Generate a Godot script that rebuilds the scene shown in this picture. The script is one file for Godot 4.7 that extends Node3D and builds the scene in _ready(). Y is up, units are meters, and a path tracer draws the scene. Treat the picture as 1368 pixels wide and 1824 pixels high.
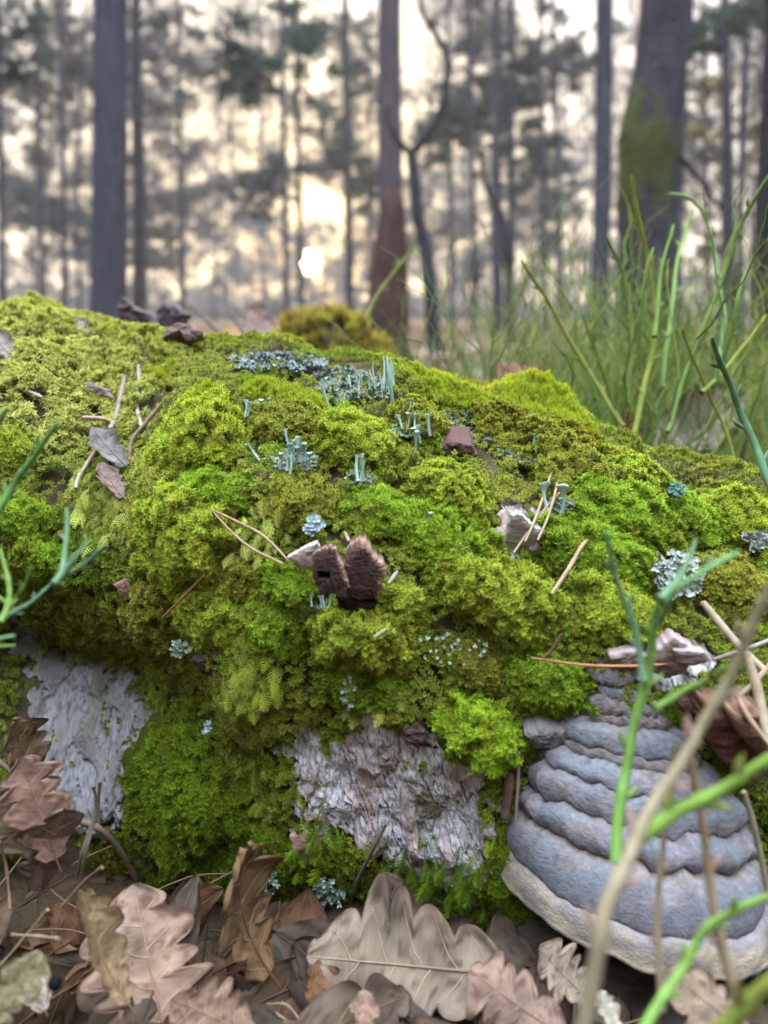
extends Node3D
# A mossy fallen birch log with a hoof fungus, in front of a backlit pine wood. Units are metres; the photograph is a close-up taken 0.22 m above the ground.

const F := 1317.0          # focal length in photograph pixels (1368 x 1824)
const CX := 684.0
const CY := 912.0
const PITCH := 15.0
var eye := Vector3(0, 0.22, 0)
var cam_right := Vector3.RIGHT
var cam_up := Vector3.UP
var cam_fwd := Vector3.FORWARD
var rng := RandomNumberGenerator.new()
var noise := FastNoiseLite.new()
var fine := FastNoiseLite.new()
var cell := FastNoiseLite.new()
var names_used := {}
var bumps: Array = []
var bark_polys: Array = []
var bare_polys: Array = []
var mats := {}
var sun_dir := Vector3.FORWARD
var light_dir := Vector3.FORWARD

# ---------------------------------------------------------------- mesh builder
class MB:
	var v := PackedVector3Array()
	var n := PackedVector3Array()
	var c := PackedColorArray()
	var i := PackedInt32Array()

	func grid(nu: int, nv: int, pts: PackedVector3Array, cols: PackedColorArray, outward: Vector3 = Vector3.ZERO, closed: bool = false) -> void:
		# nu rows of nv points; normals from neighbours
		var base := v.size()
		for a in nu:
			for b in nv:
				var a0: int = maxi(a - 1, 0)
				var a1: int = mini(a + 1, nu - 1)
				var b0: int = b - 1
				var b1: int = b + 1
				if closed:
					b0 = (b0 + nv) % nv
					b1 = b1 % nv
				else:
					b0 = maxi(b0, 0)
					b1 = mini(b1, nv - 1)
				var du: Vector3 = pts[a1 * nv + b] - pts[a0 * nv + b]
				var dv: Vector3 = pts[a * nv + b1] - pts[a * nv + b0]
				var nn: Vector3 = dv.cross(du)
				if nn.length_squared() < 1e-24:
					nn = Vector3.UP
				n.append(nn.normalized())
		v.append_array(pts)
		c.append_array(cols)
		var last: int = nv if closed else nv - 1
		for a in nu - 1:
			for b in last:
				var b2: int = (b + 1) % nv
				var p: int = base + a * nv + b
				var q: int = base + a * nv + b2
				var r: int = base + (a + 1) * nv + b
				var s: int = base + (a + 1) * nv + b2
				i.append_array(PackedInt32Array([p, r, q, q, r, s]))

	func tube(path: PackedVector3Array, radii: PackedFloat32Array, sides: int, col0: Color, col1: Color, capped: bool = true) -> void:
		var k: int = path.size()
		var pts := PackedVector3Array()
		var cols := PackedColorArray()
		var t0: Vector3 = (path[1] - path[0]).normalized()
		var x: Vector3 = t0.cross(Vector3(0.31, 0.9, 0.17)).normalized()
		if x.length_squared() < 0.1:
			x = t0.cross(Vector3.RIGHT).normalized()
		for a in k:
			var t: Vector3 = (path[mini(a + 1, k - 1)] - path[maxi(a - 1, 0)]).normalized()
			x = (x - t * x.dot(t)).normalized()
			var y: Vector3 = t.cross(x)
			var col: Color = col0.lerp(col1, float(a) / float(k - 1))
			var jit: float = 0.84 + 0.32 * fposmod(sin(path[a].x * 9131.0 + path[a].y * 7771.0) * 437.5, 1.0)
			col = Color(col.r * jit, col.g * jit, col.b * jit, 1)
			for b in sides:
				var w: float = TAU * float(b) / float(sides)
				pts.append(path[a] + (x * cos(w) + y * sin(w)) * radii[a])
				cols.append(col)
		grid(k, sides, pts, cols, Vector3.ZERO, true)
		if capped:
			for e in 2:
				var at: int = 0 if e == 0 else k - 1
				var t2: Vector3 = (path[0] - path[1]).normalized() if e == 0 else (path[k - 1] - path[k - 2]).normalized()
				var base := v.size()
				v.append(path[at] + t2 * radii[at] * 0.5)
				n.append(t2)
				c.append(col0 if e == 0 else col1)
				for b in sides:
					v.append(pts[at * sides + b])
					n.append(t2)
					c.append(col0 if e == 0 else col1)
				for b in sides:
					i.append_array(PackedInt32Array([base, base + 1 + b, base + 1 + (b + 1) % sides]))

	func tri(a: Vector3, b: Vector3, d: Vector3, nn: Vector3, ca: Color, cb: Color, cd: Color) -> void:
		var base := v.size()
		v.append_array(PackedVector3Array([a, b, d]))
		n.append_array(PackedVector3Array([nn, nn, nn]))
		c.append_array(PackedColorArray([ca, cb, cd]))
		i.append_array(PackedInt32Array([base, base + 1, base + 2]))

	# a narrow pointed leaf or blade along a path: width w in the middle
	func blade(path: PackedVector3Array, side: Vector3, widths: PackedFloat32Array, col0: Color, col1: Color) -> void:
		var k: int = path.size()
		var pts := PackedVector3Array()
		var cols := PackedColorArray()
		for a in k:
			var col: Color = col0.lerp(col1, float(a) / float(k - 1))
			pts.append(path[a] - side * widths[a] * 0.5)
			pts.append(path[a] + side * widths[a] * 0.5)
			cols.append(col)
			cols.append(col)
		grid(k, 2, pts, cols)

	func mesh(mat: Material) -> ArrayMesh:
		# wind each triangle clockwise as seen from the side its normals point to
		var fixed := PackedInt32Array()
		fixed.resize(i.size())
		for t in range(0, i.size(), 3):
			var a: int = i[t]
			var b: int = i[t + 1]
			var d: int = i[t + 2]
			var g: Vector3 = (v[d] - v[a]).cross(v[b] - v[a])
			fixed[t] = a
			if g.dot(n[a] + n[b] + n[d]) >= 0.0:
				fixed[t + 1] = b
				fixed[t + 2] = d
			else:
				fixed[t + 1] = d
				fixed[t + 2] = b
		var arr := []
		arr.resize(Mesh.ARRAY_MAX)
		arr[Mesh.ARRAY_VERTEX] = v
		arr[Mesh.ARRAY_NORMAL] = n
		arr[Mesh.ARRAY_COLOR] = c
		arr[Mesh.ARRAY_INDEX] = fixed
		var m := ArrayMesh.new()
		m.add_surface_from_arrays(Mesh.PRIMITIVE_TRIANGLES, arr)
		m.surface_set_material(0, mat)
		return m

# ---------------------------------------------------------------- naming
func numbered(called: String) -> String:
	var k: int = names_used.get(called, 0)
	names_used[called] = k + 1
	return called if k == 0 else "%s_%03d" % [called, k]

func tag(o: Node3D, label: String, category: String, group: String = "", kind: String = "") -> void:
	if label: o.set_meta("label", label)
	if category: o.set_meta("category", category)
	if group: o.set_meta("group", group)
	if kind: o.set_meta("kind", kind)

func base(called: String, where: Vector3, label: String, category: String, group: String = "", kind: String = "") -> Node3D:
	var o := Node3D.new()
	o.name = numbered(called)
	add_child(o, true)
	o.position = where
	tag(o, label, category, group, kind)
	return o

# vertices are given in world coordinates and stored relative to the thing's base
func put(called: String, mb: MB, mat: Material, parent: Node3D, kind: String = "") -> MeshInstance3D:
	var o := MeshInstance3D.new()
	o.name = called
	var off := Vector3.ZERO
	var up: Node = parent
	while up is Node3D and up != self:
		off += (up as Node3D).position
		up = up.get_parent()
	if off != Vector3.ZERO:
		for k in mb.v.size():
			mb.v[k] -= off
	o.mesh = mb.mesh(mat)
	if parent == null or parent == self:
		o.name = numbered(called)
		add_child(o, true)
	else:
		parent.add_child(o, true)
	if kind: o.set_meta("kind", kind)
	return o

func scatter(called: String, mesh: Mesh, xf: Array[Transform3D], cols: PackedColorArray, parent: Node3D, kind: String = "stuff") -> MultiMeshInstance3D:
	var m := MultiMesh.new()
	m.transform_format = MultiMesh.TRANSFORM_3D
	m.use_colors = true
	m.mesh = mesh
	m.instance_count = xf.size()
	var off := Vector3.ZERO
	if parent != null and parent != self:
		off = parent.position
	for k in xf.size():
		var t: Transform3D = xf[k]
		t.origin -= off
		m.set_instance_transform(k, t)
		m.set_instance_color(k, cols[k])
	var o := MultiMeshInstance3D.new()
	o.multimesh = m
	o.name = called
	if parent == null or parent == self:
		o.name = numbered(called)
		add_child(o, true)
	else:
		parent.add_child(o, true)
	if kind: o.set_meta("kind", kind)
	return o

# ---------------------------------------------------------------- camera geometry: where a pixel of the photograph lies in the place
func ray(px: float, py: float) -> Vector3:
	return cam_fwd + cam_right * ((px - CX) / F) + cam_up * ((CY - py) / F)

func at(px: float, py: float, depth: float) -> Vector3:
	return eye + ray(px, py) * depth

func proj(p: Vector3) -> Vector2:
	var q: Vector3 = p - eye
	var d: float = q.dot(cam_fwd)
	return Vector2(CX + q.dot(cam_right) / d * F, CY - q.dot(cam_up) / d * F)

func depth_of(p: Vector3) -> float:
	return (p - eye).dot(cam_fwd)

# ---------------------------------------------------------------- the log: cross-sections in planes of constant x
func log_y(x: float) -> float:
	return 0.02 - 0.155 * maxf(x, 0.0) + 0.02 * minf(x, 0.0)

func log_z(x: float) -> float:
	return -0.452 + 0.35 * x

func log_r(x: float, th: float) -> float:
	var r: float = 0.168 - 0.13 * x
	for b in bumps:
		var dx: float = (x - b[0]) / b[2]
		var dt: float = (th - b[1]) / b[3]
		var q: float = dx * dx + dt * dt
		if q < 6.0:
			r += b[4] * exp(-q)
	var cx: float = cos(th) * 0.16
	var sx: float = sin(th) * 0.16
	r += noise.get_noise_3d(x * 14.0, cx * 14.0, sx * 14.0) * 0.011
	r += noise.get_noise_3d(x * 45.0 + 9.0, cx * 45.0, sx * 45.0) * 0.004
	return r

func log_point(x: float, th: float, h: float) -> Vector3:
	var r: float = log_r(x, th) + h
	return Vector3(x, log_y(x) + r * sin(th), log_z(x) + r * cos(th))

func log_at(x: float, th: float, r: float) -> Vector3:
	return Vector3(x, log_y(x) + r * sin(th), log_z(x) + r * cos(th))

func log_xt(p: Vector3) -> Vector2:
	return Vector2(p.x, atan2(p.y - log_y(p.x), p.z - log_z(p.x)))

func log_depth_in(p: Vector3) -> float:
	var dy: float = p.y - log_y(p.x)
	var dz: float = p.z - log_z(p.x)
	return sqrt(dy * dy + dz * dz) - log_r(p.x, atan2(dy, dz))

# the point of the log seen at a pixel; a pixel just past the crest gives the nearest point of approach
func cast(px: float, py: float) -> Vector3:
	var d: Vector3 = ray(px, py)
	var t: float = 0.2
	var best: float = 1e9
	var best_t: float = 0.2
	while t < 0.95:
		var g: float = log_depth_in(eye + d * t)
		if g < best:
			best = g
			best_t = t
		if g < 0.0:
			var lo: float = t - 0.006
			var hi: float = t
			for k in 10:
				var mid: float = (lo + hi) * 0.5
				if log_depth_in(eye + d * mid) < 0.0:
					hi = mid
				else:
					lo = mid
			return eye + d * hi
		t += 0.006
	var q: Vector3 = eye + d * best_t
	var xt: Vector2 = log_xt(q)
	return log_point(xt.x, xt.y, 0.0)

func bump(px: float, py: float, sx: float, st: float, amp: float) -> Array:
	var xt: Vector2 = log_xt(cast(px, py))
	return [xt.x, xt.y, sx, st, amp]

func in_bark(p: Vector3) -> bool:
	var q: Vector2 = proj(p)
	q += Vector2(noise.get_noise_3d(p.x * 90.0, p.y * 90.0, p.z * 90.0), noise.get_noise_3d(p.x * 90.0 + 50.0, p.y * 90.0, p.z * 90.0)) * 45.0
	for poly in bark_polys:
		if Geometry2D.is_point_in_polygon(q, poly):
			return true
	return false

func poly(a: Array) -> PackedVector2Array:
	var o := PackedVector2Array()
	for k in range(0, a.size(), 2):
		o.append(Vector2(a[k], a[k + 1]))
	return o

func lin(r: float, g: float, b: float) -> Color:
	return Color(r, g, b, 1.0)

func basis_up(up: Vector3, spin: float) -> Basis:
	var x: Vector3 = up.cross(Vector3(0.3, 0.2, 0.93)).normalized()
	var z: Vector3 = x.cross(up).normalized()
	return Basis(x, up, z) * Basis(Vector3.UP, spin)

func smooth_path(p: PackedVector3Array, per: int) -> PackedVector3Array:
	var o := PackedVector3Array()
	var k: int = p.size()
	for a in k - 1:
		var p0: Vector3 = p[maxi(a - 1, 0)]
		var p3: Vector3 = p[mini(a + 2, k - 1)]
		for s in per:
			o.append(p[a].cubic_interpolate(p[a + 1], p0, p3, float(s) / float(per)))
	o.append(p[k - 1])
	return o

# ---------------------------------------------------------------- materials
func noise_tex(freq: float, size: int, seed_no: int, as_normal: bool, octaves: int = 4, strength: float = 6.0, kind: int = FastNoiseLite.TYPE_SIMPLEX_SMOOTH) -> NoiseTexture2D:
	var f := FastNoiseLite.new()
	f.seed = seed_no
	f.frequency = freq
	f.noise_type = kind
	f.fractal_octaves = octaves
	var t := NoiseTexture2D.new()
	t.width = size
	t.height = size
	t.seamless = true
	t.as_normal_map = as_normal
	t.bump_strength = strength
	t.noise = f
	return t

func vmat(called: String, rough: float, spec: float = 0.3, back: Color = Color.BLACK, relief: Texture2D = null, relief_cm: float = 0.0, scale: float = 40.0) -> StandardMaterial3D:
	var m := StandardMaterial3D.new()
	m.resource_name = called
	m.vertex_color_use_as_albedo = true
	m.roughness = rough
	m.metallic_specular = spec
	m.cull_mode = BaseMaterial3D.CULL_DISABLED
	if back != Color.BLACK:
		m.backlight_enabled = true
		m.backlight = back
	if relief:
		m.heightmap_enabled = true
		m.heightmap_texture = relief
		m.heightmap_scale = relief_cm
		m.uv1_triplanar = true
		m.uv1_world_triplanar = true
		m.uv1_scale = Vector3.ONE * scale
	mats[called] = m
	return m

func make_materials() -> void:
	var grain: NoiseTexture2D = noise_tex(0.02, 512, 3, false, 5)
	var tiny: NoiseTexture2D = noise_tex(0.05, 512, 5, false, 4)
	vmat("moss", 0.75, 0.25, Color(0.85, 0.85, 0.5))
	vmat("log bark", 0.95, 0.15, Color.BLACK, tiny, 0.12, 26.0)
	vmat("birch bark", 0.85, 0.25, Color.BLACK, tiny, 0.045, 40.0)
	vmat("fungus", 0.72, 0.3, Color.BLACK, tiny, 0.035, 30.0)
	vmat("dead leaf", 0.6, 0.35, Color(0.22, 0.2, 0.16), tiny, 0.012, 60.0)
	vmat("stem", 0.75, 0.2, Color(0.25, 0.25, 0.15))
	vmat("straw", 0.6, 0.3)
	vmat("lichen", 0.9, 0.15)
	vmat("ground", 1.0, 0.1, Color.BLACK, grain, 0.4, 8.0)
	vmat("trunk", 0.95, 0.15, Color.BLACK, grain, 1.2, 2.5)
	vmat("needles", 0.8, 0.2, Color(0.3, 0.3, 0.2))
	vmat("cork", 0.95, 0.1, Color.BLACK, tiny, 0.06, 60.0)

# ---------------------------------------------------------------- the scene
func _ready() -> void:
	rng.seed = 20231
	noise.seed = 11
	noise.frequency = 1.0
	noise.fractal_octaves = 3
	fine.seed = 5
	fine.frequency = 1.0
	fine.fractal_octaves = 2
	cell.seed = 8
	cell.noise_type = FastNoiseLite.TYPE_CELLULAR
	cell.frequency = 1.0

	# camera: a phone's wide lens, focused on the middle of the log
	var cam := Camera3D.new()
	cam.name = "camera"
	add_child(cam)
	cam.position = eye
	cam.rotation_degrees = Vector3(-PITCH, 0, 0)
	var lens := CameraAttributesPhysical.new()
	lens.frustum_focal_length = 25.27
	lens.exposure_aperture = 5.6
	lens.frustum_focus_distance = 0.345
	cam.attributes = lens
	cam.keep_aspect = Camera3D.KEEP_HEIGHT
	cam.fov = 2.0 * rad_to_deg(atan(912.0 / F))
	cam.near = 0.02
	cam.far = 400.0
	cam.current = true
	cam_right = cam.basis.x
	cam_up = cam.basis.y
	cam_fwd = -cam.basis.z

	# sky, sun and exposure
	sun_dir = ray(552, 468).normalized()
	var env := Environment.new()
	env.background_mode = Environment.BG_SKY
	env.sky = Sky.new()
	var pano := PanoramaSkyMaterial.new()
	pano.panorama = sky_picture(sun_dir)
	env.sky.sky_material = pano
	env.background_energy_multiplier = 1.0
	env.tonemap_mode = Environment.TONE_MAPPER_LINEAR
	env.tonemap_exposure = 5.4
	env.sdfgi_enabled = true
	env.ssao_enabled = true
	env.ssil_enabled = true
	env.fog_enabled = true
	env.fog_density = 0.0035
	env.fog_light_color = Color(0.95, 0.93, 0.9)
	var we := WorldEnvironment.new()
	we.name = "world"
	we.environment = env
	add_child(we)
	var sun := DirectionalLight3D.new()
	sun.name = "sun"
	sun.light_color = Color(1.0, 0.82, 0.55)
	sun.light_energy = 1.6
	sun.light_angular_distance = 0.5
	sun.shadow_enabled = true
	add_child(sun)
	light_dir = ray(545, 345).normalized()
	sun.basis = Basis.looking_at(-sun_dir, Vector3.UP)

	make_materials()
	build_ground()
	build_log()
	build_moss()
	build_fungus()
	build_leaves()
	build_lichens()
	build_bark_pieces()
	build_straws()
	build_stems()
	build_trees()

func sky_picture(sun_dir: Vector3) -> ImageTexture:
	var w := 1024
	var h := 512
	var px := PackedFloat32Array()
	px.resize(w * h * 3)
	var k := 0
	for y in h:
		var el: float = PI / 2.0 - (float(y) + 0.5) / h * PI
		var ce: float = cos(el)
		var se: float = sin(el)
		for x in w:
			var az: float = (float(x) + 0.5) / w * TAU
			var d := Vector3(sin(az) * ce, se, -cos(az) * ce)   # azimuth 0 is -z
			var up: float = clampf(se, 0.0, 1.0)
			var cs: float = d.dot(sun_dir)
			var ang: float = acos(clampf(cs, -1.0, 1.0))
			var low: float = exp(-up * 5.0)
			var c := Vector3(0.80, 0.93, 1.12).lerp(Vector3(0.98, 0.92, 0.72), low)
			c *= lerpf(0.38, 3.1, pow(up, 2.6)) * lerpf(0.72, 1.0, 0.5 + 0.5 * cs)
			var glow: float = exp(-ang * 2.2)
			c = c.lerp(Vector3(0.48, 0.31, 0.085), glow * 0.95)
			c += Vector3(0.22, 0.11, 0.02) * exp(-ang * 24.0)
			if ang < 0.03:
				c += Vector3(420.0, 280.0, 120.0) * exp(-pow(ang / 0.0058, 2.0))
			if se < 0.0:
				c = c.lerp(Vector3(0.12, 0.1, 0.07), clampf(-se * 12.0, 0.0, 1.0))
			px[k] = c.x
			px[k + 1] = c.y
			px[k + 2] = c.z
			k += 3
	var im := Image.create_from_data(w, h, false, Image.FORMAT_RGBF, px.to_byte_array())
	return ImageTexture.create_from_image(im)

func ground_y(x: float, z: float) -> float:
	var d: float = -z
	var y: float = -0.075 + noise.get_noise_2d(x * 1.1, z * 1.1) * 0.05 * clampf(d - 0.6, 0.0, 1.0)
	y += fine.get_noise_2d(x * 16.0, z * 16.0) * 0.008
	y += 0.035 * clampf((d - 1.0) / 3.0, 0.0, 1.0)
	return y

func build_ground() -> void:
	# one sheet that widens to the horizon
	var mb := MB.new()
	var rows := 150
	var colsn := 121
	var pts := PackedVector3Array()
	var cs := PackedColorArray()
	for a in rows:
		var f: float = float(a) / (rows - 1)
		var z: float = 1.5 - 3.2 * f - pow(f, 6.0) * 110.0
		var half: float = 2.2 + maxf(-z, 0.0) * 1.4
		for b in colsn:
			var g: float = float(b) / (colsn - 1) * 2.0 - 1.0
			var x: float = half * g * (0.25 + 0.75 * absf(g))
			pts.append(Vector3(x, ground_y(x, z), z))
			var t: float = 0.5 + 0.5 * fine.get_noise_2d(x * 9.0, z * 9.0)
			cs.append(lin(0.05, 0.035, 0.022).lerp(lin(0.16, 0.105, 0.065), t * clampf(-z * 0.6, 0.15, 1.0)))
	mb.grid(rows, colsn, pts, cs)
	var o: MeshInstance3D = put("ground", mb, mats["ground"], self)
	tag(o, "brown forest floor of leaf mould running back under the pines", "", "", "structure")

# ---------------------------------------------------------------- the log
func build_log() -> void:
	# broad shape: front bulge, recess with bare bark at the left, dip between the two mossy rises, groove over the fungus
	var list: Array = []
	list.append(bump(430, 1050, 0.085, 0.45, 0.018))
	list.append(bump(640, 800, 0.08, 0.4, 0.008))
	list.append(bump(150, 1290, 0.075, 0.30, -0.048))
	list.append(bump(30, 1180, 0.06, 0.22, -0.03))
	list.append(bump(225, 760, 0.035, 0.35, -0.022))
	list.append(bump(960, 740, 0.03, 0.22, 0.012))
	list.append(bump(1215, 855, 0.02, 0.25, -0.016))
	list.append(bump(700, 1420, 0.07, 0.3, -0.006))
	list.append(bump(1000, 1400, 0.025, 0.3, -0.012))
	bumps = list
	bark_polys = [
		poly([505, 1330, 545, 1275, 590, 1330, 625, 1300, 655, 1262, 690, 1285, 745, 1300, 800, 1320, 862, 1370, 880, 1450, 868, 1560, 850, 1640, 790, 1660, 735, 1610, 690, 1530, 620, 1480, 570, 1470, 530, 1420]),
		poly([8, 1090, 60, 1110, 100, 1160, 235, 1190, 262, 1235, 300, 1250, 292, 1300, 245, 1325, 222, 1400, 215, 1480, 120, 1470, 60, 1340, 72, 1230, 40, 1170]),
		poly([895, 905, 925, 900, 972, 950, 955, 985, 905, 1010, 888, 980]),
		poly([1075, 1155, 1180, 1120, 1265, 1150, 1290, 1190, 1200, 1235, 1100, 1210]),
		poly([1165, 995, 1190, 990, 1195, 1020, 1170, 1030]),
		poly([410, 1370, 440, 1395, 470, 1450, 435, 1440]),
		poly([515, 985, 560, 965, 575, 1010, 520, 1015]),
		poly([520, 1475, 575, 1490, 560, 1515, 525, 1505]),
	]
	var log_base := Vector3(0.0, -0.06, -0.45)
	var log_o: Node3D = base("fallen_birch_log", log_base, "thick fallen birch log overgrown with green moss, bare pale bark low on its front", "log")
	# trunk: the whole round, out of the frame at both ends
	var mb := MB.new()
	var nu := 330
	var nv := 190
	var pts := PackedVector3Array()
	var cs := PackedColorArray()
	for a in nu:
		var x: float = -0.62 + 1.05 * float(a) / (nu - 1)
		for b in nv:
			var f: float = float(b) / nv
			# twice as many points on the side that faces the camera
			var th: float = -1.15 + (f / 0.72) * 3.3 if f < 0.72 else 2.15 + (f - 0.72) / 0.28 * (TAU - 3.3)
			var p: Vector3 = log_point(x, th, 0.0)
			var rough: float = fine.get_noise_3d(p.x * 120.0, p.y * 120.0, p.z * 120.0)
			p = log_point(x, th, rough * 0.0016)
			pts.append(p)
			var t: float = clampf(0.5 + 0.7 * fine.get_noise_3d(p.x * 40.0, p.y * 40.0, p.z * 40.0) + 0.3 * rough, 0.0, 1.0)
			cs.append(lin(0.045, 0.04, 0.022).lerp(lin(0.13, 0.105, 0.06), t))
	mb.grid(nu, nv, pts, cs, Vector3.ZERO, true)
	put("trunk", mb, mats["log bark"], log_o)
	# bare bark: finely cut sheets that stand just proud of the trunk
	bark_sheet(log_o, -0.115, 0.085, 640, 1620, 0, 0.00048)
	bark_sheet(log_o, 0.0, 0.0, 150, 1300, 1, 0.0008)
	for k in range(2, bark_polys.size()):
		bark_sheet(log_o, 0.0, 0.0, 0, 0, k, 0.0007)

func bark_sheet(log_o: Node3D, _a: float, _b: float, _px: float, _py: float, which: int, step: float) -> void:
	var pl: PackedVector2Array = bark_polys[which]
	var lo := Vector2(1e9, 1e9)
	var hi := Vector2(-1e9, -1e9)
	for q in pl:
		var xt: Vector2 = log_xt(cast(q.x, q.y))
		lo = Vector2(minf(lo.x, xt.x), minf(lo.y, xt.y))
		hi = Vector2(maxf(hi.x, xt.x), maxf(hi.y, xt.y))
	lo -= Vector2(0.012, 0.08)
	hi += Vector2(0.012, 0.08)
	var nu: int = clampi(int((hi.x - lo.x) / step), 8, 340)
	var nv: int = clampi(int((hi.y - lo.y) * 0.16 / step), 8, 340)
	var mb := MB.new()
	var pts := PackedVector3Array()
	var cs := PackedColorArray()
	for a in nu:
		var x: float = lerpf(lo.x, hi.x, float(a) / (nu - 1))
		for b in nv:
			var th: float = lerpf(lo.y, hi.y, float(b) / (nv - 1))
			var r: float = log_r(x, th)
			var p: Vector3 = log_at(x, th, r)
			var inside: bool = in_bark(p)
			# streaks run along the surface from top to bottom of the picture
			var w: float = th * 0.16
			var streak: float = fine.get_noise_3d(x * 620.0, w * 200.0, 3.0 + which)
			var big: float = noise.get_noise_3d(x * 60.0 + 7.0, w * 26.0, 9.0 + which)
			var speck: float = fine.get_noise_3d(x * 900.0, w * 600.0, 5.0)
			var crack: float = absf(noise.get_noise_3d(x * 75.0 + w * 30.0, w * 11.0, 21.0 + which))
			var h: float = streak * 0.0005 + big * 0.0011 + speck * 0.0003 + smoothstep(0.02, 0.07, big) * 0.0011 + smoothstep(0.16, 0.2, big) * 0.0009
			if crack < 0.018:
				h -= 0.0018 * (1.0 - crack / 0.018)
			var edge: float = 0.0022 if inside else -0.004
			pts.append(log_at(x, th, r + edge + h))
			var white: Color = lin(0.78, 0.745, 0.755)
			if which == 1:
				white = lin(0.30, 0.29, 0.30)
			var col: Color = white
			var pink: float = clampf(big * 2.2 + 0.15 + speck * 0.6, 0.0, 1.0)
			col = col.lerp(lin(0.40, 0.24, 0.19) if which != 1 else lin(0.15, 0.135, 0.12), pink * 0.8)
			var dark: float = clampf(-streak * 1.9 - speck * 0.9 - big * 0.8 - 0.05, 0.0, 1.0)
			col = col.lerp(lin(0.09, 0.075, 0.07), dark * 0.62)
			col = col.lerp(lin(0.10, 0.075, 0.06), 0.75 * (smoothstep(-0.03, 0.02, big) - smoothstep(0.02, 0.08, big)))
			if crack < 0.018:
				col = col.lerp(lin(0.03, 0.022, 0.018), 0.9 * (1.0 - crack / 0.018))
			var alga: float = clampf(noise.get_noise_3d(x * 34.0 + 40.0, w * 20.0, 2.0 + which) * 2.4 - 0.35, 0.0, 1.0)
			col = col.lerp(lin(0.09, 0.10, 0.03), alga * 0.75)
			cs.append(col)
	mb.grid(nu, nv, pts, cs)
	put("birch_bark", mb, mats["birch bark"], log_o)

# ---------------------------------------------------------------- moss
# one moss plant, 1 unit tall; style 0 curved tufts, 1 short fluffy, 2 upright hair-like, 3 loose creeping
func moss_shoot(style: int, variant: int) -> ArrayMesh:
	var r := RandomNumberGenerator.new()
	r.seed = 100 + style * 10 + variant
	var mb := MB.new()
	var count: int = [14, 14, 14, 16][style]
	for k in count:
		var f: float = float(k) / count
		var az: float = f * 2.399963 * count + r.randf() * 0.5
		var h0: float = lerpf(0.32, 0.9, pow(f, 0.8))
		var open: float = [lerpf(1.15, 0.35, f), lerpf(1.3, 0.5, f), lerpf(0.7, 0.15, f), lerpf(1.5, 0.8, f)][style] + r.randf_range(-0.15, 0.15)
		var length: float = [0.55, 0.42, 0.72, 0.5][style] * r.randf_range(0.8, 1.2)
		var wide: float = [0.13, 0.15, 0.075, 0.13][style]
		var out := Vector3(cos(az), 0, sin(az))
		var side := Vector3(-sin(az), 0, cos(az))
		var path := PackedVector3Array()
		var p: Vector3 = Vector3(0, h0, 0)
		var curl: float = [0.9, 0.7, 0.35, 0.8][style]
		for s in 4:
			path.append(p)
			var g: float = open + curl * float(s) / 3.0 * (0.6 + 0.4 * r.randf())
			p += (out * sin(g) + Vector3.UP * cos(g)) * length / 3.0
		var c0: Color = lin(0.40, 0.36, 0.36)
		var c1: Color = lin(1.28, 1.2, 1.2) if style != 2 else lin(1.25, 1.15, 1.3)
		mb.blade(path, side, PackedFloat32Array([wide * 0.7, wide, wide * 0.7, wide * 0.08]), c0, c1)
	return mb.mesh(mats["moss"])

# a flat feather of creeping moss lying along +z, 1 unit long
func moss_feather(variant: int) -> ArrayMesh:
	var r := RandomNumberGenerator.new()
	r.seed = 300 + variant
	var mb := MB.new()
	var prev := Vector3.ZERO
	var n := 11
	for k in n:
		var f: float = float(k + 1) / n
		var p := Vector3(sin(f * 2.5 + variant) * 0.06, 0.12 * sin(f * 3.0), f)
		mb.blade(PackedVector3Array([prev, p]), Vector3.RIGHT, PackedFloat32Array([0.05, 0.045]), lin(0.8, 0.8, 0.7), lin(1, 1, 1))
		for s in [-1.0, 1.0]:
			var l: float = 0.28 * sin(PI * clampf(f * 0.92 + 0.06, 0.0, 1.0)) * r.randf_range(0.75, 1.15)
			var d := Vector3(s * 0.82, r.randf_range(0.0, 0.35), 0.55).normalized()
			var e: Vector3 = p + d * l
			var m: Vector3 = p + d * l * 0.5 + Vector3.UP * 0.03
			mb.blade(PackedVector3Array([p, m, e]), Vector3(0.3, 0.2, -s * 0.5).normalized(), PackedFloat32Array([0.03, 0.042, 0.01]), lin(0.85, 0.85, 0.75), lin(1.1, 1.1, 1.05))
		prev = p
	return mb.mesh(mats["moss"])

var shoots: Array = []
var feathers: Array = []

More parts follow.
